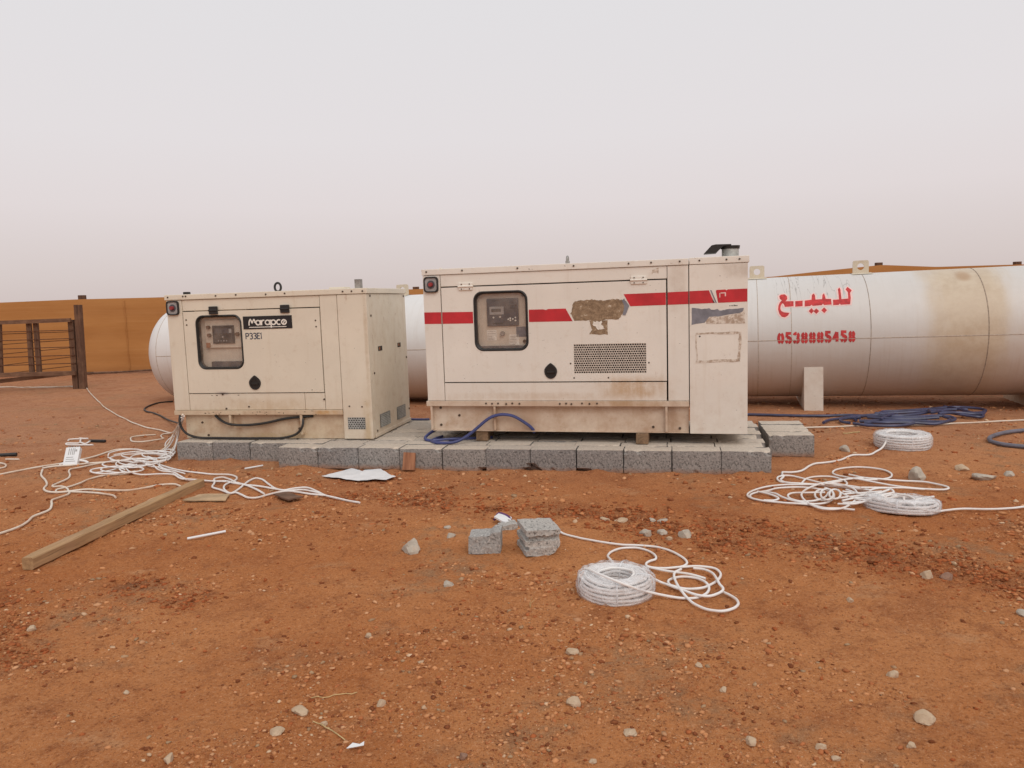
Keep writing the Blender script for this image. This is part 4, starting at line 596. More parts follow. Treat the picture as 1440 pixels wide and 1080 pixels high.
# ---------------------------------------------------------------- the white tank
TU = Vector(TANK_U); TW = Vector((-TU.y, TU.x, 0)).normalized(); TV = TU.cross(TW); TR = TANK_R
def make_tank():
    t = bpy.data.objects.new('storage_tank', None); COL.objects.link(t)
    Mx = Matrix((TU, TW, TV)).transposed(); t.matrix_world = Matrix.Translation(TANK_A) @ Mx.to_4x4()
    tag(t, 'long white cylindrical tank with red phone number standing behind the generators', 'tank')
    A0, A1, HD = -9.81, 5.2, .44; N = 72
    prof = []
    for k in range(13): a = PI / 2 * k / 12; prof.append((A0 - HD * math.cos(a), TR * math.sin(a) ** .85 if k else .0001))
    body = [(A0, TR)] + [(x, TR) for x in np.linspace(A0 + .5, A1 - .5, 40)] + [(A1, TR)]
    pr2 = []
    for k in range(13): a = PI / 2 * (1 - k / 12); pr2.append((A1 + HD * math.cos(a), TR * math.sin(a) ** .85 if k < 12 else .0001))
    def lathe(pr, name, mat):
        vs = []; fs = []
        for x, r in pr:
            for i in range(N): th = 2 * PI * i / N; vs.append((x, -r * math.cos(th), r * math.sin(th)))
        for j in range(len(pr) - 1):
            for i in range(N): fs.append((j * N + i, j * N + (i + 1) % N, (j + 1) * N + (i + 1) % N, (j + 1) * N + i))
        m = MB(); m.add(vs, fs); return m.build(name, mat, t, smooth=True)
    lathe(body, 'shell', 'tank'); lathe(prof, 'end_cap', 'tank'); lathe(pr2, 'end_cap', 'tank')
    def ring(x, mat, w=.006, h=.004, wob=0.0):
        vs = []; fs = []
        for i in range(N):
            th = 2 * PI * i / N; xx = x + wob * math.sin(th * 2 + 1)
            for dx, r in ((-w, TR + .0005), (0, TR + h), (w, TR + .0005)): vs.append((xx + dx, -r * math.cos(th), r * math.sin(th)))
        for i in range(N):
            j = (i + 1) % N
            for k in range(2): fs.append((i * 3 + k, i * 3 + k + 1, j * 3 + k + 1, j * 3 + k))
        m = MB(); m.add(vs, fs); m.build('weld_seam', mat, t, smooth=True)
    for x in (-.658, -.262): ring(x, 'seam', .004, .003)
    ring(.63, 'seam_dark', .004, .004, .012); ring(1.885, 'seam_dark', .006, .005, .012)
    for x in (3.6, -2.6, -4.6, -6.6, -8.6, A0): ring(x, 'seam', .005, .004)
    mb = MB()
    for th in (.004, PI - .3):
        d = .006; pts = []
        vs = []
        for x in (A0, A1):
            for dd, r in ((-d, TR + .0005), (0, TR + .004), (d, TR + .0005)):
                tt = th + dd / TR; vs.append((x, -r * math.cos(tt), r * math.sin(tt)))
        mb.add(vs, [(0, 1, 4, 3), (1, 2, 5, 4)])
    mb.build('long_seam', 'seam', t)
    # lifting lugs along the top
    for x in (-5.83, -.645, .635, 3.4, -8.4):
        w = .095; mb = MB(); hole = [(x + .043 * math.cos(a), TR + .085 + .043 * math.sin(a)) for a in np.linspace(0, 2 * PI, 17)[:-1]]
        mb.poly(rrect(x - w, x + w, TR - .03, TR + .165, .02, 3), -.014, .014, [hole]); mb.build('lifting_lug', 'lug', t)
        # doubling pad under each lug, bent to the shell
        vs = []; fs = []; k = 9
        for i in range(k):
            for j in range(k):
                xx = x - .12 + .24 * i / (k - 1); th = PI / 2 + (-.22 + .44 * j / (k - 1)); r = TR + .006
                vs.append((xx, -r * math.cos(th), r * math.sin(th)))
        for i in range(k - 1):
            for j in range(k - 1): a = i * k + j; fs.append((a, a + 1, a + k + 1, a + k))
        mb = MB(); mb.add(vs, fs); mb.build('lug_pad', 'lug', t, smooth=True)
    # rust stain plate marks under first lug
    # saddles
    zb = -TANK_A[2] - .04
    for x in (.0, 2.62, -3.1, -6.1, -9.0):
        zz = zb - x * TU.z
        mb = MB(); hw = .112; pts = []
        for i in range(15): yv = -.72 + 1.44 * i / 14; pts.append((yv, -math.sqrt(max(TR * TR - yv * yv, 0)) + .01))
        outline = [(-.72, zz), (.72, zz)] + pts[::-1]
        vs = [(x - hw, a, b) for a, b in outline] + [(x + hw, a, b) for a, b in outline]; n = len(outline)
        tr = tessellate_polygon([[Vector((a, b, 0)) for a, b in outline]])
        fs = [tuple(q) for q in tr] + [tuple(i + n for i in reversed(q)) for q in tr] + [(i, (i + 1) % n, n + (i + 1) % n, n + i) for i in range(n)]
        mb.add(vs, fs); mb.build('saddle_support', 'lug' if x else 'white', t)
    # lettering, bent round the shell
    def put(mb, outline, lift, dens=.035):
        bm = bmesh.new()
        for tri in tessellate_polygon([[Vector((a, th * TR, 0)) for a, th in outline]]):
            vv = [bm.verts.new((outline[i][0], outline[i][1] * TR, 0)) for i in tri]
            try: bm.faces.new(vv)
            except ValueError: pass
        bmesh.ops.remove_doubles(bm, verts=bm.verts[:], dist=1e-5)
        for _ in range(4):
            ed = [e for e in bm.edges if e.calc_length() > dens]
            if not ed: break
            bmesh.ops.subdivide_edges(bm, edges=ed, cuts=1)
        bmesh.ops.triangulate(bm, faces=bm.faces[:])
        for v in bm.verts:
            th = v.co.y / TR; r = TR + lift; v.co = Vector((v.co.x, -r * math.cos(th), r * math.sin(th)))
        mb.bm(bm)
    def grow(poly, d):
        n = len(poly); o = []; ar = sum(poly[i][0] * poly[(i + 1) % n][1] - poly[(i + 1) % n][0] * poly[i][1] for i in range(n)); sg = 1 if ar > 0 else -1
        for i in range(n):
            a, b, c = (Vector(poly[i - 1]), Vector(poly[i]), Vector(poly[(i + 1) % n]))
            d1 = (b - a).normalized(); d2 = (c - b).normalized(); nn = Vector((d1.y + d2.y, -d1.x - d2.x)) * sg
            nn = nn.normalized() if nn.length > .2 else Vector((d1.y, -d1.x)) * sg
            o.append(tuple(b + nn * d))
        return o
    for L in AR:
        pl = [tuple(p) for p in L]
        mb = MB(); put(mb, grow(pl, .020), .0012); put(mb, pl, .0026); mb.cm = 0
        nf = len(mb.f); mb.build('lettering', 'stencil', t)
    for st in DG:
        Ls, Rs = ribbon([(a, th * TR) for a, th in st], .034)
        pl = [(p.x, p.y / TR) for p in Ls] + [(p.x, p.y / TR) for p in reversed(Rs)]
        mb = MB(); put(mb, pl, .0026); mb.build('numeral', 'stencil', t)
    # soft pink overspray edges round the word, as its own print layer just under it
    mb = MB()
    for L in AR: put(mb, grow([tuple(p) for p in L], .023), .0014)
    mb.build('overspray', 'halo', t)
    return t
make_tank()

# ---------------------------------------------------------------- concrete blocks
BX, BY, BYAW = -2.2297, 7.0564, .2106
BU = Vector((math.cos(BYAW), -math.sin(BYAW), 0)); BW = Vector((math.sin(BYAW), math.cos(BYAW), 0))
def bpos(a, b): return Vector((BX, BY, 0)) + BU * a + BW * b
ORD = ['first', 'second', 'third', 'fourth', 'fifth', 'sixth', 'seventh', 'eighth', 'ninth', 'tenth', 'eleventh', 'twelfth']
def block_mesh(seed, L=.4005, D=.2005, H=.2, chip=None):
    rnd = random.Random(seed); bm = bmesh.new(); bmesh.ops.create_cube(bm, size=1)
    for v in bm.verts: v.co = Vector((v.co.x * L, v.co.y * D, v.co.z * H))
    bmesh.ops.subdivide_edges(bm, edges=[e for e in bm.edges if abs((e.verts[0].co - e.verts[1].co).x) > .1], cuts=9)
    bmesh.ops.subdivide_edges(bm, edges=[e for e in bm.edges if abs((e.verts[0].co - e.verts[1].co).z) > .1], cuts=4, use_grid_fill=True)
    bmesh.ops.subdivide_edges(bm, edges=[e for e in bm.edges if abs((e.verts[0].co - e.verts[1].co).y) > .1], cuts=4, use_grid_fill=True)
    for v in bm.verts:
        on = (abs(abs(v.co.x) - L / 2) < 1e-5) + (abs(abs(v.co.y) - D / 2) < 1e-5) + (abs(abs(v.co.z) - H / 2) < 1e-5)
        if on >= 2:                                     # worn arrises
            k = .0015 + .002 * rnd.random() + (.016 * rnd.random() if rnd.random() < .07 else 0)
            v.co -= Vector((math.copysign(k, v.co.x) * (abs(abs(v.co.x) - L / 2) < 1e-5), math.copysign(k, v.co.y) * (abs(abs(v.co.y) - D / 2) < 1e-5), math.copysign(k, v.co.z) * (abs(abs(v.co.z) - H / 2) < 1e-5)))
        v.co += Vector((rnd.uniform(-1, 1), rnd.uniform(-1, 1), rnd.uniform(-1, 1))) * .0006
        if chip:                                        # broken lower corner on the front
            sx, w, h = chip
            px = (v.co.x * sx + L / 2); 
            if v.co.y < -D / 2 + .06:
                lim = h * max(0, (px - (L - w)) / w) * (1 + .25 * rnd.uniform(-1, 1))
                if v.co.z + H / 2 < lim: v.co.y += .05 * rnd.uniform(.7, 1.2); v.co.z = max(v.co.z, -H / 2 + lim * .8)
    me = bpy.data.meshes.new('concrete_block')
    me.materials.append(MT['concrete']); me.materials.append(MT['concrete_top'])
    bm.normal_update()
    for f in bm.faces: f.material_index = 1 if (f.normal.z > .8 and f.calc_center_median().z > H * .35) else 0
    bm.to_mesh(me); bm.free(); return me
BM = [block_mesh(i) for i in range(5)]
CH = {4: (1, .09, .012), 5: (1, .10, .05), 6: (-1, .12, .06), 7: (-1, .13, .03)}
rb = random.Random(5); nb = 0
def place_block(a, b, label, group=None, mesh=None, dz=0, rz=0, z=.1):
    p = bpos(a + rb.uniform(-.004, .004), b + rb.uniform(-.007, .007)); o = link('concrete_block', mesh or BM[rb.randrange(5)])
    o.location = (p.x, p.y, z + dz + rb.uniform(-.003, .003)); o.rotation_euler = (rb.uniform(-.006, .006), rb.uniform(-.006, .006), -BYAW + rz + rb.uniform(-.012, .012) + (PI if False else 0))
    tag(o, label, 'concrete block', group or 'concrete blocks of the generator platform'); return o
for i in range(11):
    lab = 'grey concrete block, ' + ('leftmost' if i == 0 else 'rightmost' if i == 10 else ORD[i] + ' from the left') + ' in the front row of the platform'
    place_block(.202 + i * .404, .10, lab, mesh=block_mesh(40 + i, chip=CH[i]) if i in CH else None, rz=[.0, .012, -.01, .015, .0, -.012, .01, 0, -.008, .005, -.01][i])
for r in range(1, 8):
    for i in range(11):
        a = .202 + i * .404 + [0, -.02, .015, -.03, .01, -.02, .025, 0][r] - (.02 if r < 4 else 0)
        if 1.0 < a < 1.65: lab = 'dusty concrete block, %s row back in the open gap, nearer the %s generator' % (ORD[r], 'small' if a < 1.3 else 'big')
        elif a > 4.1 and r < 4: lab = 'dusty concrete block at the right end, %s row behind the front row' % ORD[r - 1]
        elif r == 1: lab = 'dusty concrete block behind the front row, %s from the left' % ORD[i]
        else: lab = 'concrete block underneath the generators, %s row behind the front, %s from the left' % (ORD[r - 1], ORD[i])
        place_block(a, .10 + r * .2025, lab, 'concrete blocks paving the platform under the generators' if 'underneath' in lab else None)
for i in range(3):
    place_block(-1.02 + i * .4035, .30, 'grey concrete block, %s of the three set back under the small generator' % ('leftmost', 'middle', 'rightmost')[i], rz=.01 * (i - 1))
    for r in range(1, 7): place_block(-1.02 + i * .4035, .30 + r * .2025, 'concrete block under the small generator left end, %s row behind the %s set back block' % (ORD[r - 1], ('leftmost', 'middle', 'rightmost')[i]), 'blocks under the left end of the small generator')
for r in range(4):
    place_block(4.70, .87 + r * .203, 'concrete block jutting out right of the platform, %s from the front' % ORD[r], rz=.03 + .012 * r)

# ---------------------------------------------------------------- generators
def perforated(mb, x0, x1, z0, z1, nx, nz, y0, y1, hx=.62, hz=.6, stagger=True):
    """sheet with staggered rounded slots"""
    cw = (x1 - x0) / nx; ch = (z1 - z0) / nz
    for j in range(nz):
        off = cw / 2 if (stagger and j % 2) else 0
        zc = z0 + (j + .5) * ch
        edges = [x0] + [x0 + off + k * cw for k in range(1 if off == 0 else 0, nx + 1) if x0 < x0 + off + k * cw < x1 - 1e-6] + [x1]
        for a, b in zip(edges[:-1], edges[1:]):
            xc = (a + b) / 2; rx = cw * hx / 2 * min(1, (b - a) / cw); rz = ch * hz / 2; n = 8
            ring = []; box = []
            for k in range(n):
                t = 2 * PI * (k + .5) / n; ring.append((xc + rx * math.cos(t), zc + rz * math.sin(t)))
            corners = [(b, zc), (b, zc + ch / 2), (xc, zc + ch / 2), (a, zc + ch / 2), (a, zc), (a, zc - ch / 2), (xc, zc - ch / 2), (b, zc - ch / 2)]
            vs = [(x, y0, z) for x, z in ring] + [(x, y0, z) for x, z in corners] + [(x, y1, z) for x, z in ring]
            fs = []
            for k in range(n):
                k2 = (k + 1) % n; fs.append((k, k2, n + k2, )); fs.append((k2, n + (k + 1) % n, n + (k2 + 1) % n)) if False else None
            fs = [(k, (k + 1) % n, n + (k + 1) % n) for k in range(n)] + [(k, n + (k + 1) % n, n + k) for k in range(n)] + [(k, 2 * n + k, 2 * n + (k + 1) % n, (k + 1) % n) for k in range(n)]
            mb.add(vs, fs)
cabs = []
class Gen:
    def __init__(s, root, zb, k=1.0): s.root = root; s.zb = zb; s.k = k; s.rz = 1.613 if k == 1 else 1.767
    def put(s, name, mb, mat, parent=None, smooth=False, label=None):
        o = mb.build(name, mat, parent or s.root, smooth, (0, 0, s.zb), s.k)
        if label: o['label'] = label
        return o
    def box(s, name, mat, *b, bev=.004, parent=None, label=None): return s.put(name, MB().box(*b, bev=bev), mat, parent, label=label)
    def screws(s, pts, r=.008, parent=None):
        mb = MB()
        for x, z in pts:
            y = -.018 if z > s.rz else -.007
            mb.cyl((x, y, z), (x, y + .010, z), r, 8, r * 1.1)
        o = s.put('screws', mb, 'screw', parent); o['kind'] = 'stuff'; return o
    def gasket(s, x0, x1, z0, z1, r, w=.028, parent=None):
        out_ = rrect(x0, x1, z0, z1, r); inn = rrect(x0 + w, x1 - w, z0 + w, z1 - w, r - w * .6)
        mb = MB(); mid = rrect(x0 + w * .5, x1 - w * .5, z0 + w * .5, z1 - w * .5, r - w * .3); n = len(out_)
        vs = [(x, -.001, z) for x, z in out_] + [(x, -.013, z) for x, z in mid] + [(x, .004, z) for x, z in inn] + [(x, .05, z) for x, z in inn]
        fs = []
        for j in range(3):
            for i in range(n): fs.append((j * n + i, j * n + (i + 1) % n, (j + 1) * n + (i + 1) % n, (j + 1) * n + i))
        mb.add(vs, fs); return s.put('window_gasket', mb, 'rubber', parent, True)
    def pane(s, x0, x1, z0, z1, r, parent):
        mb = MB(); mb.poly(rrect(x0, x1, z0, z1, r), .012, .016); return s.put('window_pane', mb, 'glass', parent)
    def lamp(s, x0, x1, z0, z1):
        cx, cz = (x0 + x1) / 2, (z0 + z1) / 2; w = (x1 - x0) / 2; h = (z1 - z0) / 2
        mb = MB(); mb.poly(rrect(x0, x1, z0, z1, w * .45), -.022, .002, [rrect(x0 + w * .16, x1 - w * .16, z0 + h * .16, z1 - h * .16, w * .40)])
        la = s.put('stop_button', mb, 'rubber')
        mb = MB(); mb.poly(rrect(x0 + w * .14, x1 - w * .14, z0 + h * .14, z1 - h * .14, w * .42), -.014, .0); s.put('button_plate', mb, 'lcd_frame', la)
        mb = MB(); mb.cyl((cx, -.014, cz), (cx, -.018, cz), w * .56, 20, w * .54); s.put('button_recess', mb, 'panel_dark', la)
        mb = MB(); mb.cyl((cx + w * .05, -.02, cz), (cx + w * .05, -.05, cz), w * .30, 16, w * .26); s.put('push_cap', mb, 'red_lens', la, True)
    def latch(s, cx, cz, w, h, parent):
        def drop(k, d=0):
            o = []
            for i in range(28):
                a = 2 * PI * i / 28; x = math.cos(a) * w / 2 * k; z = math.sin(a) * h / 2 * k
                if z > 0: x *= (1 - (z / (h / 2 * k)) ** 2.2 * .62)
                o.append((cx + x, cz + z + d))
            return o
        mb = MB(); mb.poly(drop(1), -.012, .004, [drop(.74, -h * .03)]); la = s.put('latch', mb, 'rubber', parent)
        mb = MB(); mb.poly(drop(.80, -h * .02), -.0075, .006); mb.box(cx - w * .30, cx + w * .30, -.016, -.006, cz - h * .16, cz - h * .02, .004)
        mb.cyl((cx, -.012, cz + h * .22), (cx, -.004, cz + h * .22), w * .09, 10); s.put('latch_paddle', mb, 'blackmetal', la)

LETTERS = {  # single-stroke letters, x-height 1
 'M': (1.18, [[(0, 0), (.03, .55), (.13, .95), (.26, 1.12), (.38, .98), (.50, .62), (.56, .5), (.64, .62), (.76, .92), (.92, 1.1), (1.04, .92), (1.06, .45)]]),
 'a': (.98, [arc(.42, .5, .38, .42, 0, 360, 16), [(.84, .98), (.84, 0)]]),
 'r': (.68, [[(.06, 0), (.06, .98)], [(.06, .5)] + arc(.42, .55, .32, .38, 150, 60, 6)]),
 'p': (.98, [[(.06, .98), (.06, -.5)], arc(.48, .5, .38, .42, 0, 360, 16)]),
 'c': (.86, [arc(.46, .5, .40, .43, 55, 305, 14)]),
 'o': (.98, [arc(.46, .5, .40, .43, 0, 360, 16), [(.36, .25), (.56, .75)]]),
 'P': (.72, [[(.05, 0), (.05, 1)], [(.05, .97), (.38, .97)] + arc(.38, .74, .22, .23, 80, -80, 7) + [(.38, .5), (.1, .5)]]),
 '3': (.70, [[(.04, .88)] + arc(.29, .76, .24, .22, 120, -70, 8) + [(.25, .53)], [(.25, .53)] + arc(.29, .27, .27, .26, 70, -140, 9)]),
 'E': (.62, [[(.52, .97), (.05, .97), (.05, .03), (.54, .03)], [(.08, .52), (.46, .52)]]),
 '1': (.3, [[(.02, .8), (.16, .97), (.16, 0)]])}
def text(mb, s, x0, z0, h, width, w, y):
    tot = sum(LETTERS[c][0] for c in s); sx = width / tot; x = x0
    for c in s:
        adv, st = LETTERS[c]; strokes(mb, st, w, x, z0, sx, h, y); x += adv * sx

# ---- small cream generator
SX, SY, SYAW = -3.4488, 7.6972, .19654
def small_gen():
    ZB = .205; L, D = 2.13, 1.11
    root = empty('generator', (SX, SY, ZB), -SYAW, 'smaller cream generator with black name plate, on blocks at the left', 'generator', 'diesel generators on the block platform')
    g = Gen(root, ZB); C = 'cream'
    # hollow steel core behind the panels (dark, seen only through the joints)
    mb = MB(); mb.box(.02, .28, .06, D - .03, .45, 1.6); mb.box(.86, 1.85, .06, D - .03, .45, 1.6); mb.box(.28, .86, .17, D - .03, .45, 1.6); mb.box(1.85, L - .03, .06, D - .03, .25, 1.6); g.put('canopy_core', mb, 'gap')
    g.box('roof', C, -.012, L + .012, -.012, D + .012, 1.612, 1.665, bev=.006)
    g.box('corner_panel', C, 0, .169, 0, .06, .497, 1.609, bev=.004)
    g.box('top_panel', C, .173, 1.646, .004, .06, 1.5, 1.609)
    g.box('lower_panel', C, .173, 1.433, .004, .06, .497, .663); g.box('lower_panel', C, 1.437, 1.646, .004, .06, .497, .663)
    g.box('side_panel', C, 1.652, 1.826, 0, .06, .497, 1.609)
    g.box('end_panel', C, 1.831, L, -.003, .06, .208, 1.609, bev=.006)
    g.box('left_wall', C, 0, .03, .062, D, .45, 1.609)
    g.box('back_wall', C, .032, L - .032, D - .03, D, .25, 1.609)
    rw = g.box('radiator_end', C, L - .03, L, .062, D, .208, 1.609, bev=.005)
    # door
    do = MB(); W = (.305, .818, .905, 1.455)
    do.poly([(.180, .671), (1.644, .671), (1.644, 1.491), (.180, 1.491)], -.004, .028, [rrect(W[0] + .01, W[1] - .01, W[2] + .01, W[3] - .01, .07)])
    door = g.put('door', do, C)
    ga = g.gasket(*W, .085, .026, door); g.pane(W[0] + .022, W[1] - .022, W[2] + .022, W[3] - .022, .06, door)
    # control cabinet behind the window
    cb = g.box('control_cabinet', 'inner', .285, .86, .125, .165, .85, 1.50, bev=.002); cabs.append(cb)
    for b in ((.285, .295, .085, .125, .87, 1.48), (.85, .86, .085, .125, .87, 1.48), (.285, .86, .085, .125, .85, .86), (.285, .86, .085, .125, 1.49, 1.5)): g.box('cabinet_side', 'inner', *b, bev=0, parent=cb)
    g.box('control_panel', 'inner', .375, .765, .105, .124, 1.12, 1.40, bev=.006, parent=cb)
    g.box('display', 'panel_black', .463, .70, .092, .104, 1.165, 1.345, bev=.004, parent=cb)
    g.box('screen', 'panel_dark', .49, .64, .0895, .0915, 1.265, 1.315, bev=0, parent=cb)
    g.box('indicator', 'lcd_frame', .645, .675, .0895, .0915, 1.268, 1.31, bev=0, parent=cb)
    mb = MB()
    for x in (.525, .555, .585, .615): mb.cyl((x, .0915, 1.192), (x, .088, 1.192), .007, 8)
    mb.cyl((.575, .0915, 1.23), (.575, .088, 1.23), .010, 8); g.put('keys', mb, 'lcd_frame', cb)['kind'] = 'stuff'
    for x, z in ((.42, 1.33), (.425, 1.25), (.735, 1.255)): g.put('knob', MB().cyl((x, .104, z), (x, .08, z), .019, 12), 'darkcard', cb)
    g.box('switch', 'redwood', .385, .425, .09, .123, 1.125, 1.175, bev=.003, parent=cb)
    g.box('cable_duct', 'panel_dark', .43, .75, .09, .123, .915, .985, bev=.004, parent=cb)
    for x, z in ((.523, 1.497), (1.291, 1.49)):
        mb = MB(); mb.box(x - .047, x + .047, -.022, -.004, z - .038, z - .003, .006); mb.box(x - .047, x + .047, -.022, -.004, z + .003, z + .040, .006); mb.cyl((x - .045, -.02, z), (x + .045, -.02, z), .011, 10)
        g.put('hinge', mb, 'rubber', door)
    g.latch(.917, .772, .125, .142, door)
    g.screws([(.21, 1.41), (.213, 1.36), (1.60, 1.37), (1.603, 1.31)], .008, door)
    # name plate
    pl = g.box('name_plate', 'sign_black', .835, 1.355, -.0085, -.0045, 1.302, 1.428, bev=0, parent=door)
    mb = MB(); text(mb, 'Marapco', .898, 1.338, .052, .405, .0125, -.0095); mb.box(.898, 1.295, -.0102, -.0086, 1.3165, 1.3235); g.put('plate_lettering', mb, 'sign_white', pl)
    mb = MB(); text(mb, 'P33E1', .850, 1.205, .058, .176, .0095, -.0052); g.put('model_number', mb, 'ink', door)
    g.lamp(.008, .142, 1.462, 1.604)
    g.screws([(.03, 1.64), (.20, 1.645), (.23, 1.645), (.56, 1.64), (.78, 1.643), (1.10, 1.638), (1.30, 1.64), (1.90, 1.638), (1.99, 1.638), (2.1, 1.636), (.55, .655), (.58, .512), (.83, .53), (1.64, .60), (1.90, .53), (2.03, .525)], .008)
    # skid: rail, web, brackets
    g.box('base_rail', 'cream_base', .0, 1.828, -.016, .07, .449, .494, bev=.004)
    mb = MB(); mb.box(.09, 1.83, .035, .06, .212, .447, .004); mb.box(.09, 1.83, .035, .11, .206, .216, .0); g.put('base_frame', mb, 'cream_base')
    mb = MB(); mb.box(.09, .12, .062, D - .06, .206, .447); mb.box(.12, 1.83, D - .1, D - .06, .206, .447); g.put('base_end', mb, 'cream_base')
    for x in (.618, 1.388): g.box('base_bracket', 'cream_base', x - .012, x + .012, -.014, .034, .33 if x < 1 else .25, .446, bev=.003)
    g.screws([(.30, .37), (1.36, .31), (.36, .24)], .011)
    mb = MB(); r = random.Random(9)
    for k in range(26):
        x = r.uniform(.25, 1.6); z = r.choice((r.uniform(.45, .50), r.uniform(.45, .50), r.uniform(.64, .70))); w = r.uniform(.004, .016); y = -.0168 if z < .5 else (-.0046 if z > .671 else .0032)
        mb.poly([(x - w, z), (x - w * .3, z + r.uniform(.002, .007)), (x + w, z + r.uniform(-.002, .003)), (x + w * .2, z - r.uniform(.002, .006))], y, y + .002)
    g.put('paint_chips', mb, 'screw')['kind'] = 'stuff'
    # louvre in the end panel front and in the radiator end
    mb = MB(); perforated(mb, 1.876, 2.056, .305, .42, 7, 6, -.006, -.001, .72, .70); g.put('grille', mb, 'galv', None); g.box('grille_dark', 'gap', 1.876, 2.056, -.0045, -.0035, .305, .42, bev=0)
    def on_side(name, mat, b0, b1, z0, z1, d0, d1, parent=rw, bev=0): return g.box(name, mat, L + d0, L + d1, b0, b1, z0, z1, bev=bev, parent=parent)
    for b0, b1 in ((.195, .475), (.69, .95)):
        on_side('vent_dark', 'gap', b0, b1, .285, .418, .001, .002)
        mb = MB(); perforated(mb, b0, b1, .285, .418, 11, 8, 0, .004, .7, .66); mb.xform(lambda v: Vector((L + .0065 - v.y, v.x, v.z))); g.put('vent_grille', mb, 'galv', rw)
    for b0, b1 in ((.24, .35), (.805, .90)):
        on_side('slot', 'gap', b0, b1, 1.046, 1.092, .0005, .002); on_side('slot_catch', 'redwood', b0 + .02, b0 + .05, 1.056, 1.085, .001, .004)
    on_side('skirt', C, .05, D + .002, .21, .245, .001, .010, bev=.003)
    mb = MB()
    for b, z in ((.09, 1.59), (.09, 1.40), (1.06, 1.585), (.105, .84), (1.07, .92), (.11, .27), (1.08, .35)): mb.cyl((L - .002, b, z), (L + .006, b, z), .011, 8)
    g.put('side_screws', mb, 'screw', rw)['kind'] = 'stuff'
    # roof fittings
    mb = MB(); mb.tube([(.96 + .035 * math.cos(a), .5, 1.715 + .045 * math.sin(a)) for a in np.linspace(0, 2 * PI, 22)[:-1]], .012, 8, True); mb.cyl((.96, .5, 1.664), (.96, .5, 1.68), .032, 12); g.put('lifting_eye', mb, 'rubber', None, True)
    g.box('roof_stub', 'steel', 1.96, 2.02, .14, .2, 1.664, 1.755, bev=.004); g.box('roof_knob', 'rubber', .18, .235, .02, .07, 1.664, 1.69, bev=.006)
    g.box('roof_plate', C, 1.62, 1.78, .3, .46, 1.664, 1.69, bev=.004); g.box('roof_strap', 'rubber', .80, .87, .4, .46, 1.664, 1.672, bev=.002)
    # black leads clipped to the skid
    def lead(name, pts, r):
        mb = MB(); mb.tube(smooth_path(pts, .03), r, 8); g.put(name, mb, 'black_cable', None, True)
    lead('black_lead', [(.06, -.01, .447), (.065, -.03, .36), (.12, -.03, .27), (.24, -.035, .225), (.5, -.04, .2175), (1.0, -.04, .2175), (1.2, -.035, .222), (1.34, -.025, .262), (1.405, -.022, .34), (1.405, .0, .41)], .0125)
    lead('black_lead', [(.44, .015, .44), (.50, .008, .395), (.618, -.028, .358), (.78, .005, .343), (1.0, .005, .365), (1.2, .01, .405), (1.4, .012, .425), (1.5, .02, .43)], .0125)
small_gen()

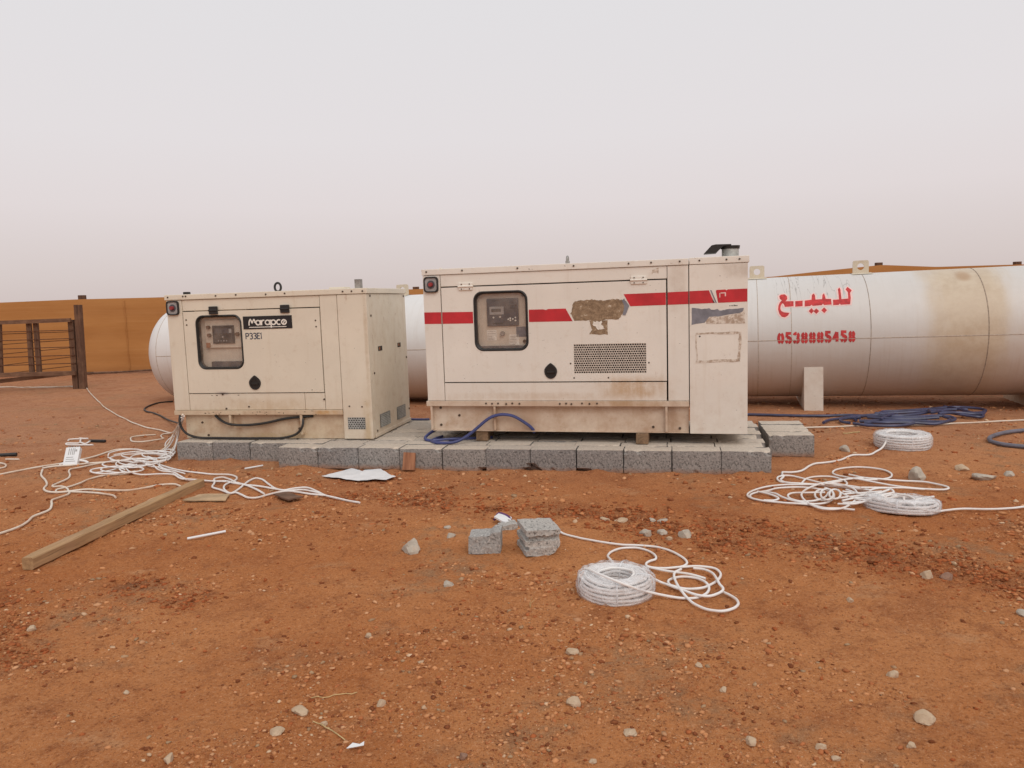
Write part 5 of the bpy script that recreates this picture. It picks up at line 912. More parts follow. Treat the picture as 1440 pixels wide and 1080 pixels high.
# ---- big off-white generator
K = .96; GX, GY, GYAW = -.85518 * K, 7.41077 * K, .23955
def jag(pts, amp, seed, n=5):
    r = random.Random(seed); o = []
    for i in range(len(pts)):
        a = pts[i]; b = pts[(i + 1) % len(pts)]
        for k in range(n): t = k / n; o.append((a[0] + (b[0] - a[0]) * t + r.uniform(-amp, amp), a[1] + (b[1] - a[1]) * t + r.uniform(-amp, amp)))
    return o
def big_gen():
    ZB = .2486; L, D = 3.03, 1.13; C = 'white'
    root = empty('generator', (GX, GY, K * ZB + .0604), -GYAW, 'larger white generator with red stripe and exhaust stack, on blocks at the right', 'generator', 'diesel generators on the block platform')
    g = Gen(root, ZB, K)
    mb = MB(); mb.box(.05, .50, .07, D - .03, .55, 1.75); mb.box(1.10, 2.55, .10, D - .03, .55, 1.75); mb.box(.50, 1.10, .18, D - .03, .55, 1.75); g.put('canopy_core', mb, 'gap')
    mb = MB(); mb.box(.02, 2.527, -.010, D + .01, 1.768, 1.824, .005); g.put('roof', mb, C)
    g.box('roof', C, 2.533, L + .012, -.012, D + .012, 1.768, 1.828, bev=.005)
    g.box('corner_panel', C, .026, .200, 0, .07, .549, 1.765)
    g.box('top_panel', C, .205, 2.336, .002, .07, 1.654, 1.765)
    g.box('lower_panel', C, .205, 2.326, .002, .07, .549, .722)
    g.box('side_panel', C, 2.341, 2.524, 0, .10, .549, 1.765)
    g.box('exhaust_end', C, 2.531, L, -.006, D, ZB, 1.765, bev=.005)
    g.box('left_wall', C, .026, .05, .072, D, .55, 1.765); g.box('back_wall', C, .052, 2.52, D - .03, D, .55, 1.765)
    W = (.522, 1.062, 1.022, 1.602); ME = (1.482, 2.147, .806, 1.079)
    do = MB(); do.poly([(.211, .733), (2.329, .733), (2.329, 1.643), (.211, 1.643)], -.005, .03, [rrect(W[0] + .01, W[1] - .01, W[2] + .01, W[3] - .01, .075), [(ME[0], ME[2]), (ME[0], ME[3]), (ME[1], ME[3]), (ME[1], ME[2])]])
    door = g.put('door', do, C)
    g.gasket(*W, .09, .03, door); g.pane(W[0] + .026, W[1] - .026, W[2] + .026, W[3] - .026, .062, door)
    mb = MB(); perforated(mb, *ME, 31, 13, -.0035, .006, .80, .74); g.put('grille', mb, 'mesh_metal', door)
    cb = g.box('control_cabinet', 'inner', .505, 1.09, .115, .16, .98, 1.65, bev=.002); cabs.append(cb)
    for b in ((.505, .515, .088, .115, 1.0, 1.63), (1.08, 1.09, .088, .115, 1.0, 1.63), (.505, 1.09, .088, .115, .98, .99), (.505, 1.09, .088, .115, 1.64, 1.65)): g.box('cabinet_side', 'panel_dark', *b, bev=0, parent=cb)
    g.box('display_panel', 'panel_dark', .645, .955, .098, .114, 1.262, 1.525, bev=.006, parent=cb)
    g.box('display_bezel', 'lcd_frame', .672, .812, .094, .0975, 1.372, 1.448, bev=.002, parent=cb)
    g.box('screen', 'lcd', .692, .785, .091, .0935, 1.398, 1.428, bev=0, parent=cb)
    mb = MB()
    for x, z in ((.855, 1.325), (.875, 1.335), (.90, 1.327), (.925, 1.34), (.875, 1.315), (.925, 1.312), (.71, 1.345), (.775, 1.35)): mb.cyl((x, .0978, z), (x, .092, z), .008, 8)
    g.put('keys', mb, 'sign_white', cb)['kind'] = 'stuff'
    mb = MB()
    for x0, x1, z in ((.70, .78, 1.505), (.70, .80, 1.288)): mb.box(x0, x1, .0965, .0978, z - .006, z + .006)
    for k in range(4): mb.box(.86, .94, .0965, .0978, 1.40 + .026 * k, 1.404 + .026 * k)
    g.put('panel_marking', mb, 'panel_black', cb)
    g.box('warning_sticker', 'grey_sticker', .925, 1.03, .1135, .1148, 1.155, 1.252, bev=0, parent=cb)
    for n_, x0, x1, z1 in (('instruction_label', .635, .73, 1.225), ('instruction_label', .855, .95, 1.18)):
        la = g.box(n_, 'plastic_white', x0, x1, .1135, .1148, z1 - .10, z1, bev=0, parent=cb)
        la.data.materials[0] = MT['sign_white']
    mb = MB(); r = random.Random(2)
    for x0, z1 in ((.64, 1.22), (.86, 1.172)):
        for k in range(6): mb.box(x0, x0 + r.uniform(.04, .083), .1125, .1132, z1 - .012 - k * .0155, z1 - .008 - k * .0155)
    g.put('label_print', mb, 'faint_ink', cb)['kind'] = 'stuff'
    g.put('key_switch', MB().cyl((.79, .114, 1.19), (.79, .088, 1.19), .024, 14, .02), 'steel', cb)
    for x, z in ((1.0, 1.55), (1.005, 1.115)): g.put('panel_screw', MB().cyl((x, .114, z), (x, .10, z), .016, 10), 'screw', cb)
    g.box('cable_duct', 'panel_dark', .545, 1.03, .085, .114, 1.045, 1.075, bev=.003, parent=cb)
    for x, z in ((.458, 1.648), (2.088, 1.649)):
        mb = MB(); mb.box(x - .07, x + .07, -.016, -.005, z - .036, z - .004, .004); mb.box(x - .07, x + .07, -.014, .002, z + .006, z + .034, .004); mb.cyl((x - .075, -.014, z), (x + .075, -.014, z), .011, 10)
        g.put('hinge', mb, C, door, True)
        g.screws([(x - .04, z - .024), (x + .04, z - .024), (x - .04, z + .022), (x + .04, z + .022)], .006, door).location.y = -.012
    g.latch(1.26, .833, .122, .148, door)
    # red stripe in its separate lengths
    def tape(pl, mat, name, y, parent=None, th=.0012): return g.put(name, MB().poly(pl, y - th, y), mat, parent)
    tape([(.027, 1.301), (.199, 1.299), (.199, 1.411), (.027, 1.413)], 'red_tape', 'stripe', -.0006)
    tape([(.213, 1.299), (.520, 1.296), (.520, 1.406), (.213, 1.410)], 'red_tape', 'stripe', -.0056, door)
    tape([(1.066, 1.296), (1.478, 1.294), (1.415, 1.412), (1.25, 1.412), (1.23, 1.404), (1.2, 1.411), (1.066, 1.411)], 'red_tape', 'stripe', -.0056, door)
    tape([(2.01, 1.416), (2.327, 1.419), (2.327, 1.530), (1.951, 1.527)], 'red_tape', 'stripe', -.0056, door)
    tape([(2.343, 1.419), (2.523, 1.421), (2.523, 1.533), (2.343, 1.531)], 'red_tape', 'stripe', -.0006)
    tape([(2.533, 1.421), (2.747, 1.424), (2.70, 1.537), (2.533, 1.534)], 'red_tape', 'stripe', -.0066)
    tape([(2.757, 1.424), (2.768, 1.424), (2.722, 1.537), (2.711, 1.537)], 'grey_tape', 'stripe', -.0066)
    tape([(2.779, 1.424), (3.026, 1.428), (3.026, 1.541), (2.86, 1.539), (2.852, 1.53), (2.84, 1.539), (2.765, 1.537), (2.76, 1.528)], 'red_tape', 'stripe', -.0066)
    tape([(2.742, 1.424), (2.751, 1.424), (2.735, 1.455), (2.731, 1.448)], 'sign_black', 'stripe', -.0086)
    mb = MB(); mb.box(2.80, 2.845, -.0092, -.0080, 1.505, 1.514); mb.box(2.836, 2.846, -.0094, -.0080, 1.48, 1.506); mb.box(2.79, 2.797, -.0092, -.0080, 1.47, 1.51); g.put('torn_flake', mb, 'halo')
    # residue of peeled decals
    body = [(1.462, 1.36), (1.49, 1.47), (1.52, 1.475), (1.54, 1.485), (1.66, 1.488), (1.72, 1.475), (1.80, 1.478), (1.88, 1.488), (1.94, 1.47), (1.965, 1.42), (1.93, 1.33), (1.90, 1.302), (1.79, 1.298), (1.60, 1.30), (1.50, 1.298)]
    tape(jag(body, .007, 1), 'glue', 'glue_residue', -.0056, door)
    tape(jag([(1.955, 1.487), (2.0, 1.42), (1.965, 1.335), (1.94, 1.34), (1.955, 1.42), (1.935, 1.47)], .002, 2), 'grey_tape', 'decal_remnant', -.0075, door)
    tape(jag([(1.635, 1.296), (1.795, 1.296), (1.80, 1.168), (1.63, 1.166), (1.655, 1.21)], .006, 3), 'glue', 'glue_residue', -.0057, door)
    tape(jag([(1.67, 1.285), (1.75, 1.285), (1.74, 1.255), (1.775, 1.22), (1.72, 1.21), (1.67, 1.26)], .008, 33), 'sign_white', 'paint_flake', -.0075, door)
    tape(jag([(2.21, 1.74), (2.26, 1.75), (2.265, 1.70), (2.24, 1.715), (2.20, 1.70)], .006, 4, 3), 'gluefaint', 'glue_residue', .0014)
    tape(jag([(2.552, 1.385), (2.64, 1.372), (2.7, 1.38), (2.73, 1.362), (2.77, 1.372), (2.80, 1.352), (2.85, 1.362), (2.92, 1.37), (3.00, 1.372), (2.985, 1.34), (2.93, 1.325), (2.78, 1.305), (2.70, 1.30), (2.665, 1.25), (2.552, 1.235)], .003, 5, 3), 'grey_tape', 'decal_remnant', -.0066)
    tape(jag([(2.675, 1.298), (2.79, 1.302), (2.94, 1.322), (3.004, 1.36), (3.004, 1.236), (2.675, 1.240)], .004, 6, 4), 'gluefaint', 'glue_residue', -.0065)
    for k, pl in enumerate(([(2.585, 1.163), (2.975, 1.168), (2.975, 1.148), (2.585, 1.148)], [(2.955, 1.146), (2.978, 1.146), (2.966, .905), (2.938, .93), (2.95, 1.0)], [(2.585, .915), (2.965, .925), (2.965, .90), (2.585, .893)], [(2.582, 1.146), (2.594, 1.146), (2.60, .917), (2.590, .917)])):
        tape(jag(pl, .004, 10 + k, 6), 'gluefaint', 'glue_residue', -.0065)
    mb = MB(); r = random.Random(4)
    for k in range(6): x = 2.875 + k * .012; mb.box(x, x + r.uniform(.005, .009), -.0078, -.0068, 1.392, 1.392 + r.uniform(.006, .012))
    g.put('small_print', mb, 'sign_black')['kind'] = 'stuff'
    g.lamp(.040, .184, 1.602, 1.752)
    g.screws([(.07, 1.80), (.43, 1.80), (.97, 1.80), (1.5, 1.80), (2.0, 1.80), (2.2, 1.80), (2.45, 1.80), (2.62, 1.80), (2.85, 1.80), (2.96, 1.80), (1.45, .90), (1.48, .765), (1.8, .765), (2.17, .90), (2.62, 1.13)], .008)
    # skid
    g.box('base_rail', 'white_base', .012, 2.524, -.012, .08, .497, .546, bev=.004)
    g.screws([(.62, .525), (.68, .522), (.74, .525), (.82, .52), (.88, .526), (.95, .522), (1.34, .522), (1.40, .525), (1.45, .52), (1.55, .526), (1.62, .522), (1.69, .525)], .009).location.y = -.010
    mb = MB(); mb.box(.055, 2.52, .04, .065, .256, .495, .004); mb.box(.055, 2.52, .02, .12, .249, .258); g.put('base_frame', mb, 'white_base')
    mb = MB(); mb.box(.055, .08, .067, D - .05, .249, .495); mb.box(.08, 2.5, D - .09, D - .05, .249, .495); g.put('base_end', mb, 'white_base')
    for x in (.06, .70, 2.322): g.box('base_bracket', 'white_base', x - .010, x + .010, -.008, .039, .262, .496, bev=.003)
    g.screws([(.14, .475), (.14, .305), (.33, .40), (2.2, .30), (2.44, .29)], .012).location.y = .038
    # exhaust pipe with rain flap
    mb = MB(); mb.cyl((2.895, .30, 1.826), (2.895, .30, 1.905), .075, 22); ex = g.put('exhaust_pipe', mb, 'galv', None, True)
    mb = MB(); mb.cyl((2.895, .30, 1.905), (2.895, .30, 1.934), .082, 22, .086); mb.box(2.80, 2.83, .26, .34, 1.915, 1.945, .004); g.put('pipe_collar', mb, 'blackmetal', ex, True)
    mb = MB(); mb.poly([(2.660, 1.868), (2.728, 1.940), (2.765, 1.947), (2.90, 1.944), (2.90, 1.934), (2.835, 1.930), (2.80, 1.905), (2.768, 1.871)], .20, .40); g.put('rain_flap', mb, 'blackmetal', ex)
    mb = MB(); mb.box(1.345, 1.378, .46, .53, 1.822, 1.872, .004); mb.tube([(1.362 + .0 * math.cos(a), .495 + .03 * math.cos(a), 1.882 + .03 * math.sin(a)) for a in np.linspace(0, 2 * PI, 16)[:-1]], .012, 7, True); g.put('lifting_eye', mb, 'steel')
    g.box('roof_clip', C, 2.19 - 2.0, 2.215 - 2.0, .02, .05, 1.823, 1.835, bev=.002)
big_gen()
for c_ in cabs: c_.location.y = -.055        # the instrument panels sit close behind their panes
def gpt(a, b, z):      # a point of the big generator's frame, z above ground
    u = Vector((math.cos(GYAW), -math.sin(GYAW), 0)); w = Vector((math.sin(GYAW), math.cos(GYAW), 0))
    p = Vector((GX, GY, 0)) + u * a * K + w * b * K; return Vector((p.x, p.y, z))
def shim(a0, a1, b0, b1, label, rough=0):
    p = gpt((a0 + a1) / 2, (b0 + b1) / 2, .2); mb = MB(); w = (a1 - a0) / 2 * K; d = (b1 - b0) / 2 * K; mb.box(-w, w, -d, d, .002, .0975, .008)
    o = mb.build('wooden_shim', 'shimwood'); o.location = p; o.rotation_euler = (0, 0, -GYAW + rough); tag(o, label, 'wood block', 'wooden shims under the big generator')
shim(2.045, 2.158, -.03, .28, 'square wooden shim under the right part of the big generator')
shim(.48, .60, .04, .35, 'dark wooden shim in shade under the left part of the big generator', .08)

# red-brown board leaning on the front row
mb = MB(); mb.poly([(-.06, 0), (.055, 0), (.05, .155), (-.058, .16)], -.011, .011); o = mb.build('board_offcut', 'redwood'); o.location = bpos(1.325, -.075) + Vector((0, 0, gz(-.9, 6.75))); o.rotation_euler = (-.34, 0, -BYAW + .02)
tag(o, 'red brown board offcut leaning against the front row of blocks', 'board')

# ---------------------------------------------------------------- cables and hoses
def cable(key, r, mat, name, label, cat, group=None, n=7, step=.03, ground=True):
    mb = MB(); k = 0
    for line in CAB[key]:
        P = smooth_path(line, step)
        if len(P) < 2: continue
        zz = gh(P[:, 0], P[:, 1]); kw = min(15, len(zz)); zz = np.convolve(np.pad(zz, (kw // 2, kw - 1 - kw // 2), mode='edge'), np.ones(kw) / kw, mode='valid') + .003; f = np.clip(1 - P[:, 2] / .15, 0, 1)
        P[:, 2] = P[:, 2] + zz * f + r * 1.0 + .25 * r * (k % 5) * f; k += 1
        mb.tube(P, r, n)
    return tag(mb.build(name, mat, None, True), label, cat, group)
WG = 'loose white cables on the ground'
cable('far_rope', 0.0085, 'cable_dusty', 'pale_cable', 'thin pale cable running from the gate post to the small generator', 'cable', WG)
cable('hook_loop', 0.008, 'cable_dusty', 'pale_cable', 'thin pale cable bent in a flat hook left of the small generator', 'cable', WG)
cable('long_left', 0.0085, 'cable_dusty', 'pale_cable', 'long pale cable passing the white switch box to the left edge', 'cable', WG)
cable('second_left', 0.0085, 'cable_dusty', 'pale_cable', 'pale cable running just below the white switch box to the generator', 'cable', WG)
cable('s_curve', 0.009, 'cable_dusty', 'pale_cable', 'pale cable in S bends leaving the lower left edge', 'cable', WG)
cable('hook_left', 0.0085, 'cable_dusty', 'pale_cable', 'pale cable with a sharp hook above the S bend junction', 'cable', WG)
cable('loop_mid', 0.008, 'cable_dusty', 'pale_cable', 'pale cable rising from the S bend junction to the heap', 'cable', WG)
cable('wide_bend', 0.0085, 'cable_dusty', 'pale_cable', 'pale cable with a wide bend ending behind the timber', 'cable', WG)
cable('short_end', 0.008, 'cable_dusty', 'pale_cable', 'short loose cable end right of the S bend junction', 'cable', WG)
cable('left_heap', 0.0070, 'cable', 'cable_heap', 'heap of tangled white cables hanging from the small generator left end', 'cables', n=6)
cable('right_run', 0.0082, 'cable', 'cable_bundle', 'bundle of white cables trailing right past the timber end', 'cables', n=6)
cable('black_lead', 0.012, 'black_cable', 'black_cable', 'black cable lying on the soil behind the small generator left end', 'cable')
cable('centre_lead', 0.0068, 'cable', 'white_cable', 'white cable in loose loops beside the nearest coil, from the broken block', 'cable', WG, n=8, step=.015)
cable('right_lead', 0.0085, 'cable', 'white_cable', 'white cable leading from the upright coil to the right tangle', 'cable', WG)
cable('right_tangle', 0.0074, 'cable', 'cable_heap', 'tangle of looped white cable at the right of the blocks', 'cables', n=6, step=.025)
cable('collapsed_lead', 0.0074, 'cable', 'white_cable', 'white cable lying over the collapsed coil and off the right edge', 'cable', WG)
cable('back_white_line', 0.0085, 'cable_dusty', 'pale_cable', 'straight thin pale cable in front of the blue hose pile', 'cable', WG)
cable('blue_hose', 0.0165, 'blue_hose', 'blue_hose', 'dark blue hose piled in flat loops before the white tank', 'hose', n=8, step=.05)
cable('grey_hose', 0.02, 'grey_hose', 'grey_hose', 'grey blue hose loop entering at the right edge', 'hose', n=8)
cable('edge_loop', 0.009, 'cable_dusty', 'pale_cable', 'small pale cable loop cut by the left edge', 'cable', WG)
cable('gap_blue', 0.012, 'blue_cable', 'blue_cable', 'straight blue cable crossing the far side of the gap between generators', 'cable')
cable('black_scrap_white', 0.0095, 'cable', 'cable_scrap', 'scrap of white cable folded behind the white switch box', 'cable')
mb = MB(); mb.box(-.11, .11, -.016, .016, 0, .03, .008); o = mb.build('black_strip', 'rubber'); o.location = (-4.90, 8.84, gz(-4.9, 8.84)); o.rotation_euler = (0, 0, -.25); tag(o, 'short black rubber strip beside the folded white cable scrap', 'strip')
# blue cord looped round the left foot of the big generator
mb = MB(); pts = [gpt(.10, .30, .30), gpt(.04, .20, .285), gpt(-.02, .10, .25), gpt(-.03, .02, .222), gpt(.04, -.03, .212), gpt(.2, .05, .212), gpt(.42, .11, .213), gpt(.62, .18, .213)]
mb.tube(smooth_path(pts, .03), .0145, 8)
pts = [gpt(.09, .20, .212), gpt(.062, .05, .213), gpt(.068, -.06, .213), gpt(.13, -.13, .213), gpt(.22, -.15, .2135), gpt(.34, -.12, .222), gpt(.44, -.08, .27), gpt(.54, -.05, .345), gpt(.63, -.035, .415), gpt(.695, -.030, .448), gpt(.78, -.02, .462), gpt(.88, -.010, .448), gpt(.97, .0, .40), gpt(1.05, .015, .34), gpt(1.075, .05, .29)]
mb.tube(smooth_path(pts, .03), .0145, 8); tag(mb.build('blue_cable', 'blue_cable', None, True), 'blue cable looped on the blocks at the big generator left foot', 'cable')

def coil(name, loc, R, r_in, h, wr, label, tilt=(0, 0), seed=1, taper=.0, squash=1.0, film_k=1.0):
    """wound ring of white cable in clear wrap"""
    root = empty(name, loc, 0, label, 'cable coil', 'coils of white cable'); rnd = random.Random(seed); mb = MB()
    root.rotation_euler = (tilt[0], tilt[1], rnd.uniform(0, 3))
    def ringpts(rad, z, ph):
        return [((rad + .002 * math.sin(3 * t + ph) + .0015 * math.sin(5 * t + 2 * ph)) * math.cos(t), (rad + .002 * math.sin(3 * t + ph) + .0015 * math.sin(5 * t + 2 * ph)) * math.sin(t) * squash, z + .002 * math.sin(2 * t + ph) + .0015 * math.sin(4 * t - ph)) for t in np.linspace(0, 2 * PI, 56)[:-1]]
    nl = max(3, int(h / (2.05 * wr))); nr = max(2, int((R - r_in) / (2.1 * wr)))
    for j in range(nl):
        z = wr + j * (h - 2 * wr) / (nl - 1); bul = 1 - taper * (j / (nl - 1)) - .05 * (2 * j / (nl - 1) - 1) ** 2
        for i in range(nr):
            if 0 < j < nl - 1 and 0 < i < nr - 1: continue          # only the windings that can be seen
            rad = r_in + wr + i * (R * bul - r_in - 2 * wr) / (nr - 1); mb.tube(ringpts(rad + rnd.uniform(-.002, .002), z + rnd.uniform(-.0015, .0015), rnd.uniform(0, 6)), wr, 7, True)
    mb.build('windings', 'cable', root, True)
    # wrap film: lumpy skin round the whole ring
    N, Mn = 64, 22; vs = []; fs = []; ph = rnd.uniform(0, 6)
    for i in range(N):
        t = 2 * PI * i / N
        for k in range(Mn):
            a = 2 * PI * k / Mn; cx = (R + r_in) / 2; hw = (R - r_in) / 2 + .010; ca, sa = math.cos(a), math.sin(a)
            e = .6; px = math.copysign(abs(ca) ** e, ca) * hw; pz = math.copysign(abs(sa) ** e, sa) * (h / 2 + .008)
            wr_ = .0035 * math.sin(9 * t + 3 * a + ph) + .0025 * math.sin(17 * t - 5 * a) + rnd.uniform(-.0012, .0012)
            rad = cx + px * (1 - taper * (pz / h + .5) * .6) + wr_ * .8; vs.append((rad * math.cos(t), rad * math.sin(t) * squash, max(.001, h / 2 + pz + wr_)))
    for i in range(N):
        for k in range(Mn): fs.append((i * Mn + k, ((i + 1) % N) * Mn + k, ((i + 1) % N) * Mn + (k + 1) % Mn, i * Mn + (k + 1) % Mn))
    m2 = MB(); m2.add(vs, fs); m2.build('wrap_film', 'film', root, True)
    m3 = MB()
    for t in (.5, 2.2, 3.9, 5.3):
        cx = (R + r_in) / 2; hw = (R - r_in) / 2 - .002
        pp = [((cx + hw * math.copysign(abs(math.cos(a)) ** .6, math.cos(a))) * math.cos(t), (cx + hw * math.copysign(abs(math.cos(a)) ** .6, math.cos(a))) * math.sin(t) * squash, max(.003, h / 2 + (h / 2 + .003) * math.copysign(abs(math.sin(a)) ** .6, math.sin(a)))) for a in np.linspace(0, 2 * PI, 25)[:-1]]
        m3.tube(pp, .004, 5, True)
    m3.build('tie', 'plastic_white', root, True)
    return root
coil('cable_coil', (.50, 3.765, gz(.5, 3.77) - .004), .195, .085, .108, .0078, 'nearest coil of white cable in clear wrap, lying on open soil', seed=3, taper=.12)
coil('cable_coil', (2.66, 5.12, gz(2.66, 5.12) - .01), .26, .12, .085, .0095, 'collapsed coil of white cable at the right end of the tangle', tilt=(.06, .10), seed=5, taper=.10, squash=.85)
coil('cable_coil', (3.70, 7.12, gz(3.7, 7.12) - .004), .245, .13, .135, .0095, 'upright coil of white cable alone between tangle and blue hose', seed=8)

# ---------------------------------------------------------------- timber, boards, papers, box
mb = MB(); rt = random.Random(7)
n = 26; Lt = 1.98; hw, hh = .043, .037; vs = []; fs = []
for i in range(n):
    x = Lt * i / (n - 1); ex = .006 if i in (0, n - 1) else 0
    for a, b in ((-1, -.8), (-.8, -1), (.8, -1), (1, -.8), (1, .8), (.8, 1), (-.8, 1), (-1, .8)):
        vs.append((x, a * (hw - ex) + rt.uniform(-.0015, .0015) + .012 * math.sin(x * 1.4), (b + 1) * hh + rt.uniform(-.0015, .0015) + .004))
for i in range(n - 1):
    for k in range(8): fs.append((i * 8 + k, i * 8 + (k + 1) % 8, (i + 1) * 8 + (k + 1) % 8, (i + 1) * 8 + k))
fs += [tuple(range(8))[::-1], tuple(range((n - 1) * 8, n * 8))]; mb.add(vs, fs)
o = mb.build('timber_beam', 'timber', None, True); o.location = (-2.925, 4.40, gz(-2.9, 4.4) - .004); o.rotation_euler = (0, 0, math.atan2(6.27 - 4.40, -2.63 + 2.86)); tag(o, 'long squared pale timber lying on the soil at the left', 'timber')

def sheet(name, pts, th, mat, label, cat, wave=.0, z=0, fold=None, seed=1):
    mb = MB(); cx = sum(p[0] for p in pts) / len(pts); cy = sum(p[1] for p in pts) / len(pts); bm = bmesh.new()
    vv = [bm.verts.new((p[0] - cx, p[1] - cy, 0)) for p in pts]; bm.faces.new(vv)
    bmesh.ops.triangulate(bm, faces=bm.faces[:])
    for _ in range(4): bmesh.ops.subdivide_edges(bm, edges=[e for e in bm.edges if e.calc_length() > .05], cuts=1); bmesh.ops.triangulate(bm, faces=bm.faces[:])
    for v in bm.verts:
        x, y = v.co.x, v.co.y; v.co.z = z + wave * (.6 * math.sin(x * 19 + seed) * math.cos(y * 23 + seed * 2) + .5 * math.sin(x * 8 - y * 13 + seed)) + abs(wave)
        if fold: v.co.z += max(0, (x - fold[0]) * fold[1] + y * fold[2])
        v.co.z += gz(x + cx, y + cy) * .5
    ex = bmesh.ops.extrude_face_region(bm, geom=bm.faces[:]); 
    for v in [q for q in ex['geom'] if isinstance(q, bmesh.types.BMVert)]: v.co.z += th
    mb.bm(bm); o = mb.build(name, mat, None, wave > 0); o.location = (cx, cy, .004); return tag(o, label, cat)
sheet('paper_sheet', [(-1.71, 6.60), (-1.505, 6.90), (-1.36, 6.74), (-1.40, 6.43), (-1.52, 6.50)], .002, 'paper', 'white paper sheet with bent corner, left of two by the blocks', 'paper', .005, .004, None, 1)
sheet('paper_sheet', [(-1.42, 6.42), (-1.36, 6.76), (-1.22, 6.80), (-1.03, 6.44), (-1.12, 6.32)], .002, 'paper', 'crumpled white paper sheet, right of two by the blocks', 'paper', .009, .006, None, 4)
sheet('cardboard_piece', [(-2.61, 5.83), (-2.56, 6.01), (-2.30, 6.00), (-2.275, 5.83)], .008, 'card', 'flat tan cardboard piece beside the far end of the timber', 'cardboard', .006, .004, None, 2)
sheet('board_scrap', [(-1.93, 5.93), (-1.85, 6.0), (-1.675, 5.85), (-1.755, 5.75)], .012, 'darkcard', 'small dark brown board scrap under the trailing white cables', 'board', .004, .012, None, 3)
sheet('paper_scrap', [(-.60, 2.425), (-.585, 2.455), (-.56, 2.45), (-.548, 2.468), (-.545, 2.445), (-.575, 2.43)], .002, 'plastic_white', 'tiny torn white paper scrap in the left foreground', 'paper', .006, .004, None, 3)
sheet('purple_scrap', [(-.15, 5.02), (-.12, 5.08), (-.03, 5.0), (-.045, 4.93), (-.075, 4.92)], .012, 'plastic_white', 'small white scrap with purple edge behind the broken blocks', 'scrap', .012, .018, None, 2)
mb = MB(); mb.tube(smooth_path([(-.15, 5.02, .03), (-.12, 5.085, .055), (-.06, 5.02, .055), (-.025, 4.95, .03)], .01), .008, 6); tag(mb.build('purple_strap', 'purple', None, True), 'bent purple strap on the white scrap behind the broken blocks', 'strap')
def stick(name, p0, p1, r, mat, label, cat, bend=0.0, r1=None):
    p0 = np.array(p0); p1 = np.array(p1); d = p1 - p0; nn = np.array([-d[1], d[0]]); P = []
    for t in np.linspace(0, 1, 9): q = p0 + d * t + nn * bend * math.sin(PI * t); P.append((q[0], q[1], (gz(*q) if bend else gz(*p0) * (1 - t) + gz(*p1) * t + .004) + r + .002))
    mb = MB(); mb.tube(P, r if r1 is None else np.linspace(r, r1, 9), 7); return tag(mb.build(name, mat, None, True), label, cat)
stick('white_pipe', (-2.17, 4.87), (-1.97, 5.01), .008, 'plastic_white', 'short white plastic pipe right of the timber', 'pipe')
stick('white_pipe', (-2.528, 7.0), (-2.397, 7.12), .0075, 'plastic_white', 'thin white stick before the three set back blocks', 'pipe')
stick('straw_stalk', (-.816, 2.795), (-.645, 2.83), .0018, 'straw', 'dry straw stalk beside pale stones in the foreground', 'straw', .012)
stick('straw_stalk', (-.768, 2.633), (-.622, 2.50), .0022, 'straw', 'thicker yellow straw below the other in the foreground', 'straw', .03)
stick('black_pipe', (-6.4, 7.92), (-5.375, 8.10), .02, 'rubber', 'black pipe end at the left edge', 'pipe')
stick('pale_stick', (-5.33, 7.85), (-5.17, 7.82), .008, 'cable_dusty', 'short pale stick below the black pipe at the left edge', 'stick')
stick('pale_stick', (3.44, 7.82), (3.63, 7.86), .007, 'straw', 'thin pale stick left of the upright coil', 'stick', .02)
mb = MB()
for dx, dy, h in ((.0, 0, .05), (.012, .004, .038), (-.008, .01, .03)): mb.tube(smooth_path([(0, 0, 0), (dx * .4, dy * .5, h * .6), (dx + .01, dy, h)], .01), .0012, 5)
o = mb.build('dry_sprig', 'straw', None, True); o.location = (.056, 3.62, gz(.056, 3.62)); tag(o, 'tiny dry grass sprig left of the nearest coil', 'grass')

# white switch box leaning on the soil
bx = empty('switch_box', (-4.43, 7.46, gz(-4.43, 7.46)), .12, 'white plastic switch box propped on the soil among the left cables', 'switch box')
tl = Matrix.Translation((0, 0, 0)) @ Matrix.Rotation(-.62, 4, 'X')
def tilt(mb): return mb.xform(lambda v: tl @ v)
mb = MB(); mb.box(-.068, .068, -.02, .035, .0, .20, .008); tilt(mb).build('box_body', 'plastic_white', bx)
mb = MB()
for x in (-.03, -.012, .006, .022): mb.box(x - .003, x + .003, -.0225, -.0195, .115, .185)
for k in range(3): mb.box(-.045, .02 + .012 * k, -.0225, -.0195, .085 - k * .022, .090 - k * .022)
mb.box(.03, .045, -.0225, -.0195, .15, .17); o = tilt(mb).build('box_marking', 'lcd_frame', bx)
mb = MB()
for x in (-.05, -.025, 0, .025, .05): mb.box(x - .006, x + .006, -.005, .02, .198, .216, .001)
tilt(mb).build('terminal', 'steel', bx)
mb = MB(); mb.tube(smooth_path([(.05, .05, .05), (.12, .06, .03), (.16, .03, .015)], .02), .012, 7); mb.tube(smooth_path([(-.06, .03, .03), (-.11, .02, .015)], .02), .01, 7); mb.build('box_lead', 'cable', bx, True)

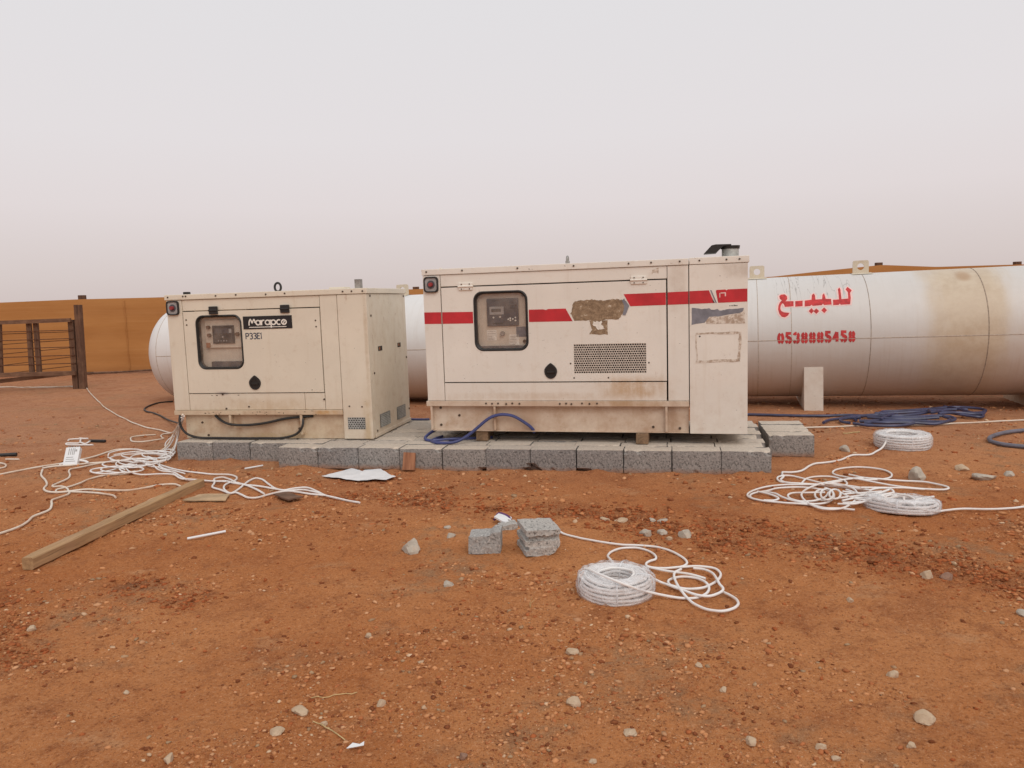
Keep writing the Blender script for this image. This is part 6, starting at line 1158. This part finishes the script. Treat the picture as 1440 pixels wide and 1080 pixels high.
# ---------------------------------------------------------------- broken hollow blocks
def chunk(pts, y0, y1, seed, name, loc, rot, label, mat='rubble', parent=None, cut=.03, amp=.006):
    mb = MB(); mb.poly(pts, y0, y1); bm = bmesh.new(); me = bpy.data.meshes.new('tmp'); me.from_pydata(mb.v, [], mb.f); bm.from_mesh(me); bpy.data.meshes.remove(me)
    bmesh.ops.recalc_face_normals(bm, faces=bm.faces[:]); bmesh.ops.triangulate(bm, faces=[f for f in bm.faces if len(f.verts) > 4])
    for _ in range(4):
        e = [q for q in bm.edges if q.calc_length() > cut]
        if not e: break
        bmesh.ops.subdivide_edges(bm, edges=e, cuts=1); bmesh.ops.triangulate(bm, faces=bm.faces[:])
    bm.normal_update()
    for v in bm.verts:
        q = v.co * 22 + Vector((seed, seed * 3, 0)); k = mnoise.noise(q) * amp + mnoise.noise(q * 3.1) * amp * .6
        v.co += v.normal * (k - .002)
    m2 = MB(); m2.bm(bm); o = m2.build(name, mat, parent); 
    if parent is None: o.location = loc; o.rotation_euler = rot; tag(o, label, 'broken block', 'broken pieces of hollow block')
    return o
chunk([(-.10, 0), (.095, 0), (.098, .10), (.10, .135), (.055, .133), (.03, .112), (-.095, .105)], -.075, .085, 1, 'broken_block', (-.19, 4.475, gz(-.19, 4.46) - .004), (0, 0, -.06), 'low broken grey block with raised right corner, left of the pair', amp=.004, cut=.02)
chunk([(-.105, 0), (.03, -.006), (.075, .012), (.105, .055), (.107, .155), (-.105, .16), (-.105, .128), (-.085, .120), (-.085, .100), (-.107, .092), (-.107, .062), (-.083, .054), (-.083, .038), (-.105, .03)], -.115, .115, 3, 'broken_block', (.125, 4.445, gz(.13, 4.42) + .002), (.02, .03, .22), 'taller broken grey block with notched left side, right of the pair', amp=.004, cut=.02)
bb = [o_ for o_ in COL.objects if o_.name.startswith('broken_block')][-1]
for v in bb.data.vertices:                      # the top slab juts over a recessed course on the front side too
    if v.co.y < -.095: v.co.y += -.010 if v.co.z > .118 else (.016 if v.co.z > .092 else (.0 if v.co.z > .05 else -.004))
chunk([(-.06, 0), (.06, 0), (.065, .04), (.02, .048), (-.055, .03)], -.05, .06, 5, 'broken_block', (-.06, 4.90, gz(0, 4.83) - .012), (0, 0, .2), 'small broken grey piece behind the gap of the broken pair', amp=.004, cut=.02)

# ---------------------------------------------------------------- single stones
def stone(i, x, y, w, h, tone, label):
    r = random.Random(100 + i); bv, bf = icosphere(3); off = Vector((i * 3.7, i * 1.3, i * 5.1)); vs = []
    dirs = [Vector((r.gauss(0, 1), r.gauss(0, 1), r.gauss(0, 1))).normalized() for _ in range(13)]; lim = [r.uniform(.50, .82) for _ in dirs]
    for v in bv:
        p = Vector(v); s = 1.0
        for d, l in zip(dirs, lim):
            k = p.dot(d)
            if k > l: s = min(s, l / k)                        # fracture planes
        s *= 1 + .07 * mnoise.noise(p * 2.5 + off) + .035 * mnoise.noise(p * 7 + off)
        p = p * s; vs.append((p.x * w * .52, p.y * w * .46, p.z * h * .66))
    mb = MB(); mb.add(vs, [tuple(f) for f in bf]); o = mb.build('stone', 'rock_' + tone, None, True); o.data.set_sharp_from_angle(angle=math.radians(22))
    o.location = (x, y, gz(x, y) + h * .11); o.rotation_euler = (r.uniform(-.2, .2), r.uniform(-.2, .2), r.uniform(-.5, .5)); tag(o, label, 'stone', 'loose stones on the soil')
for i, (x, y, w, h, tone, label) in enumerate(ROCKS): stone(i, x, y, w, h, tone, label)
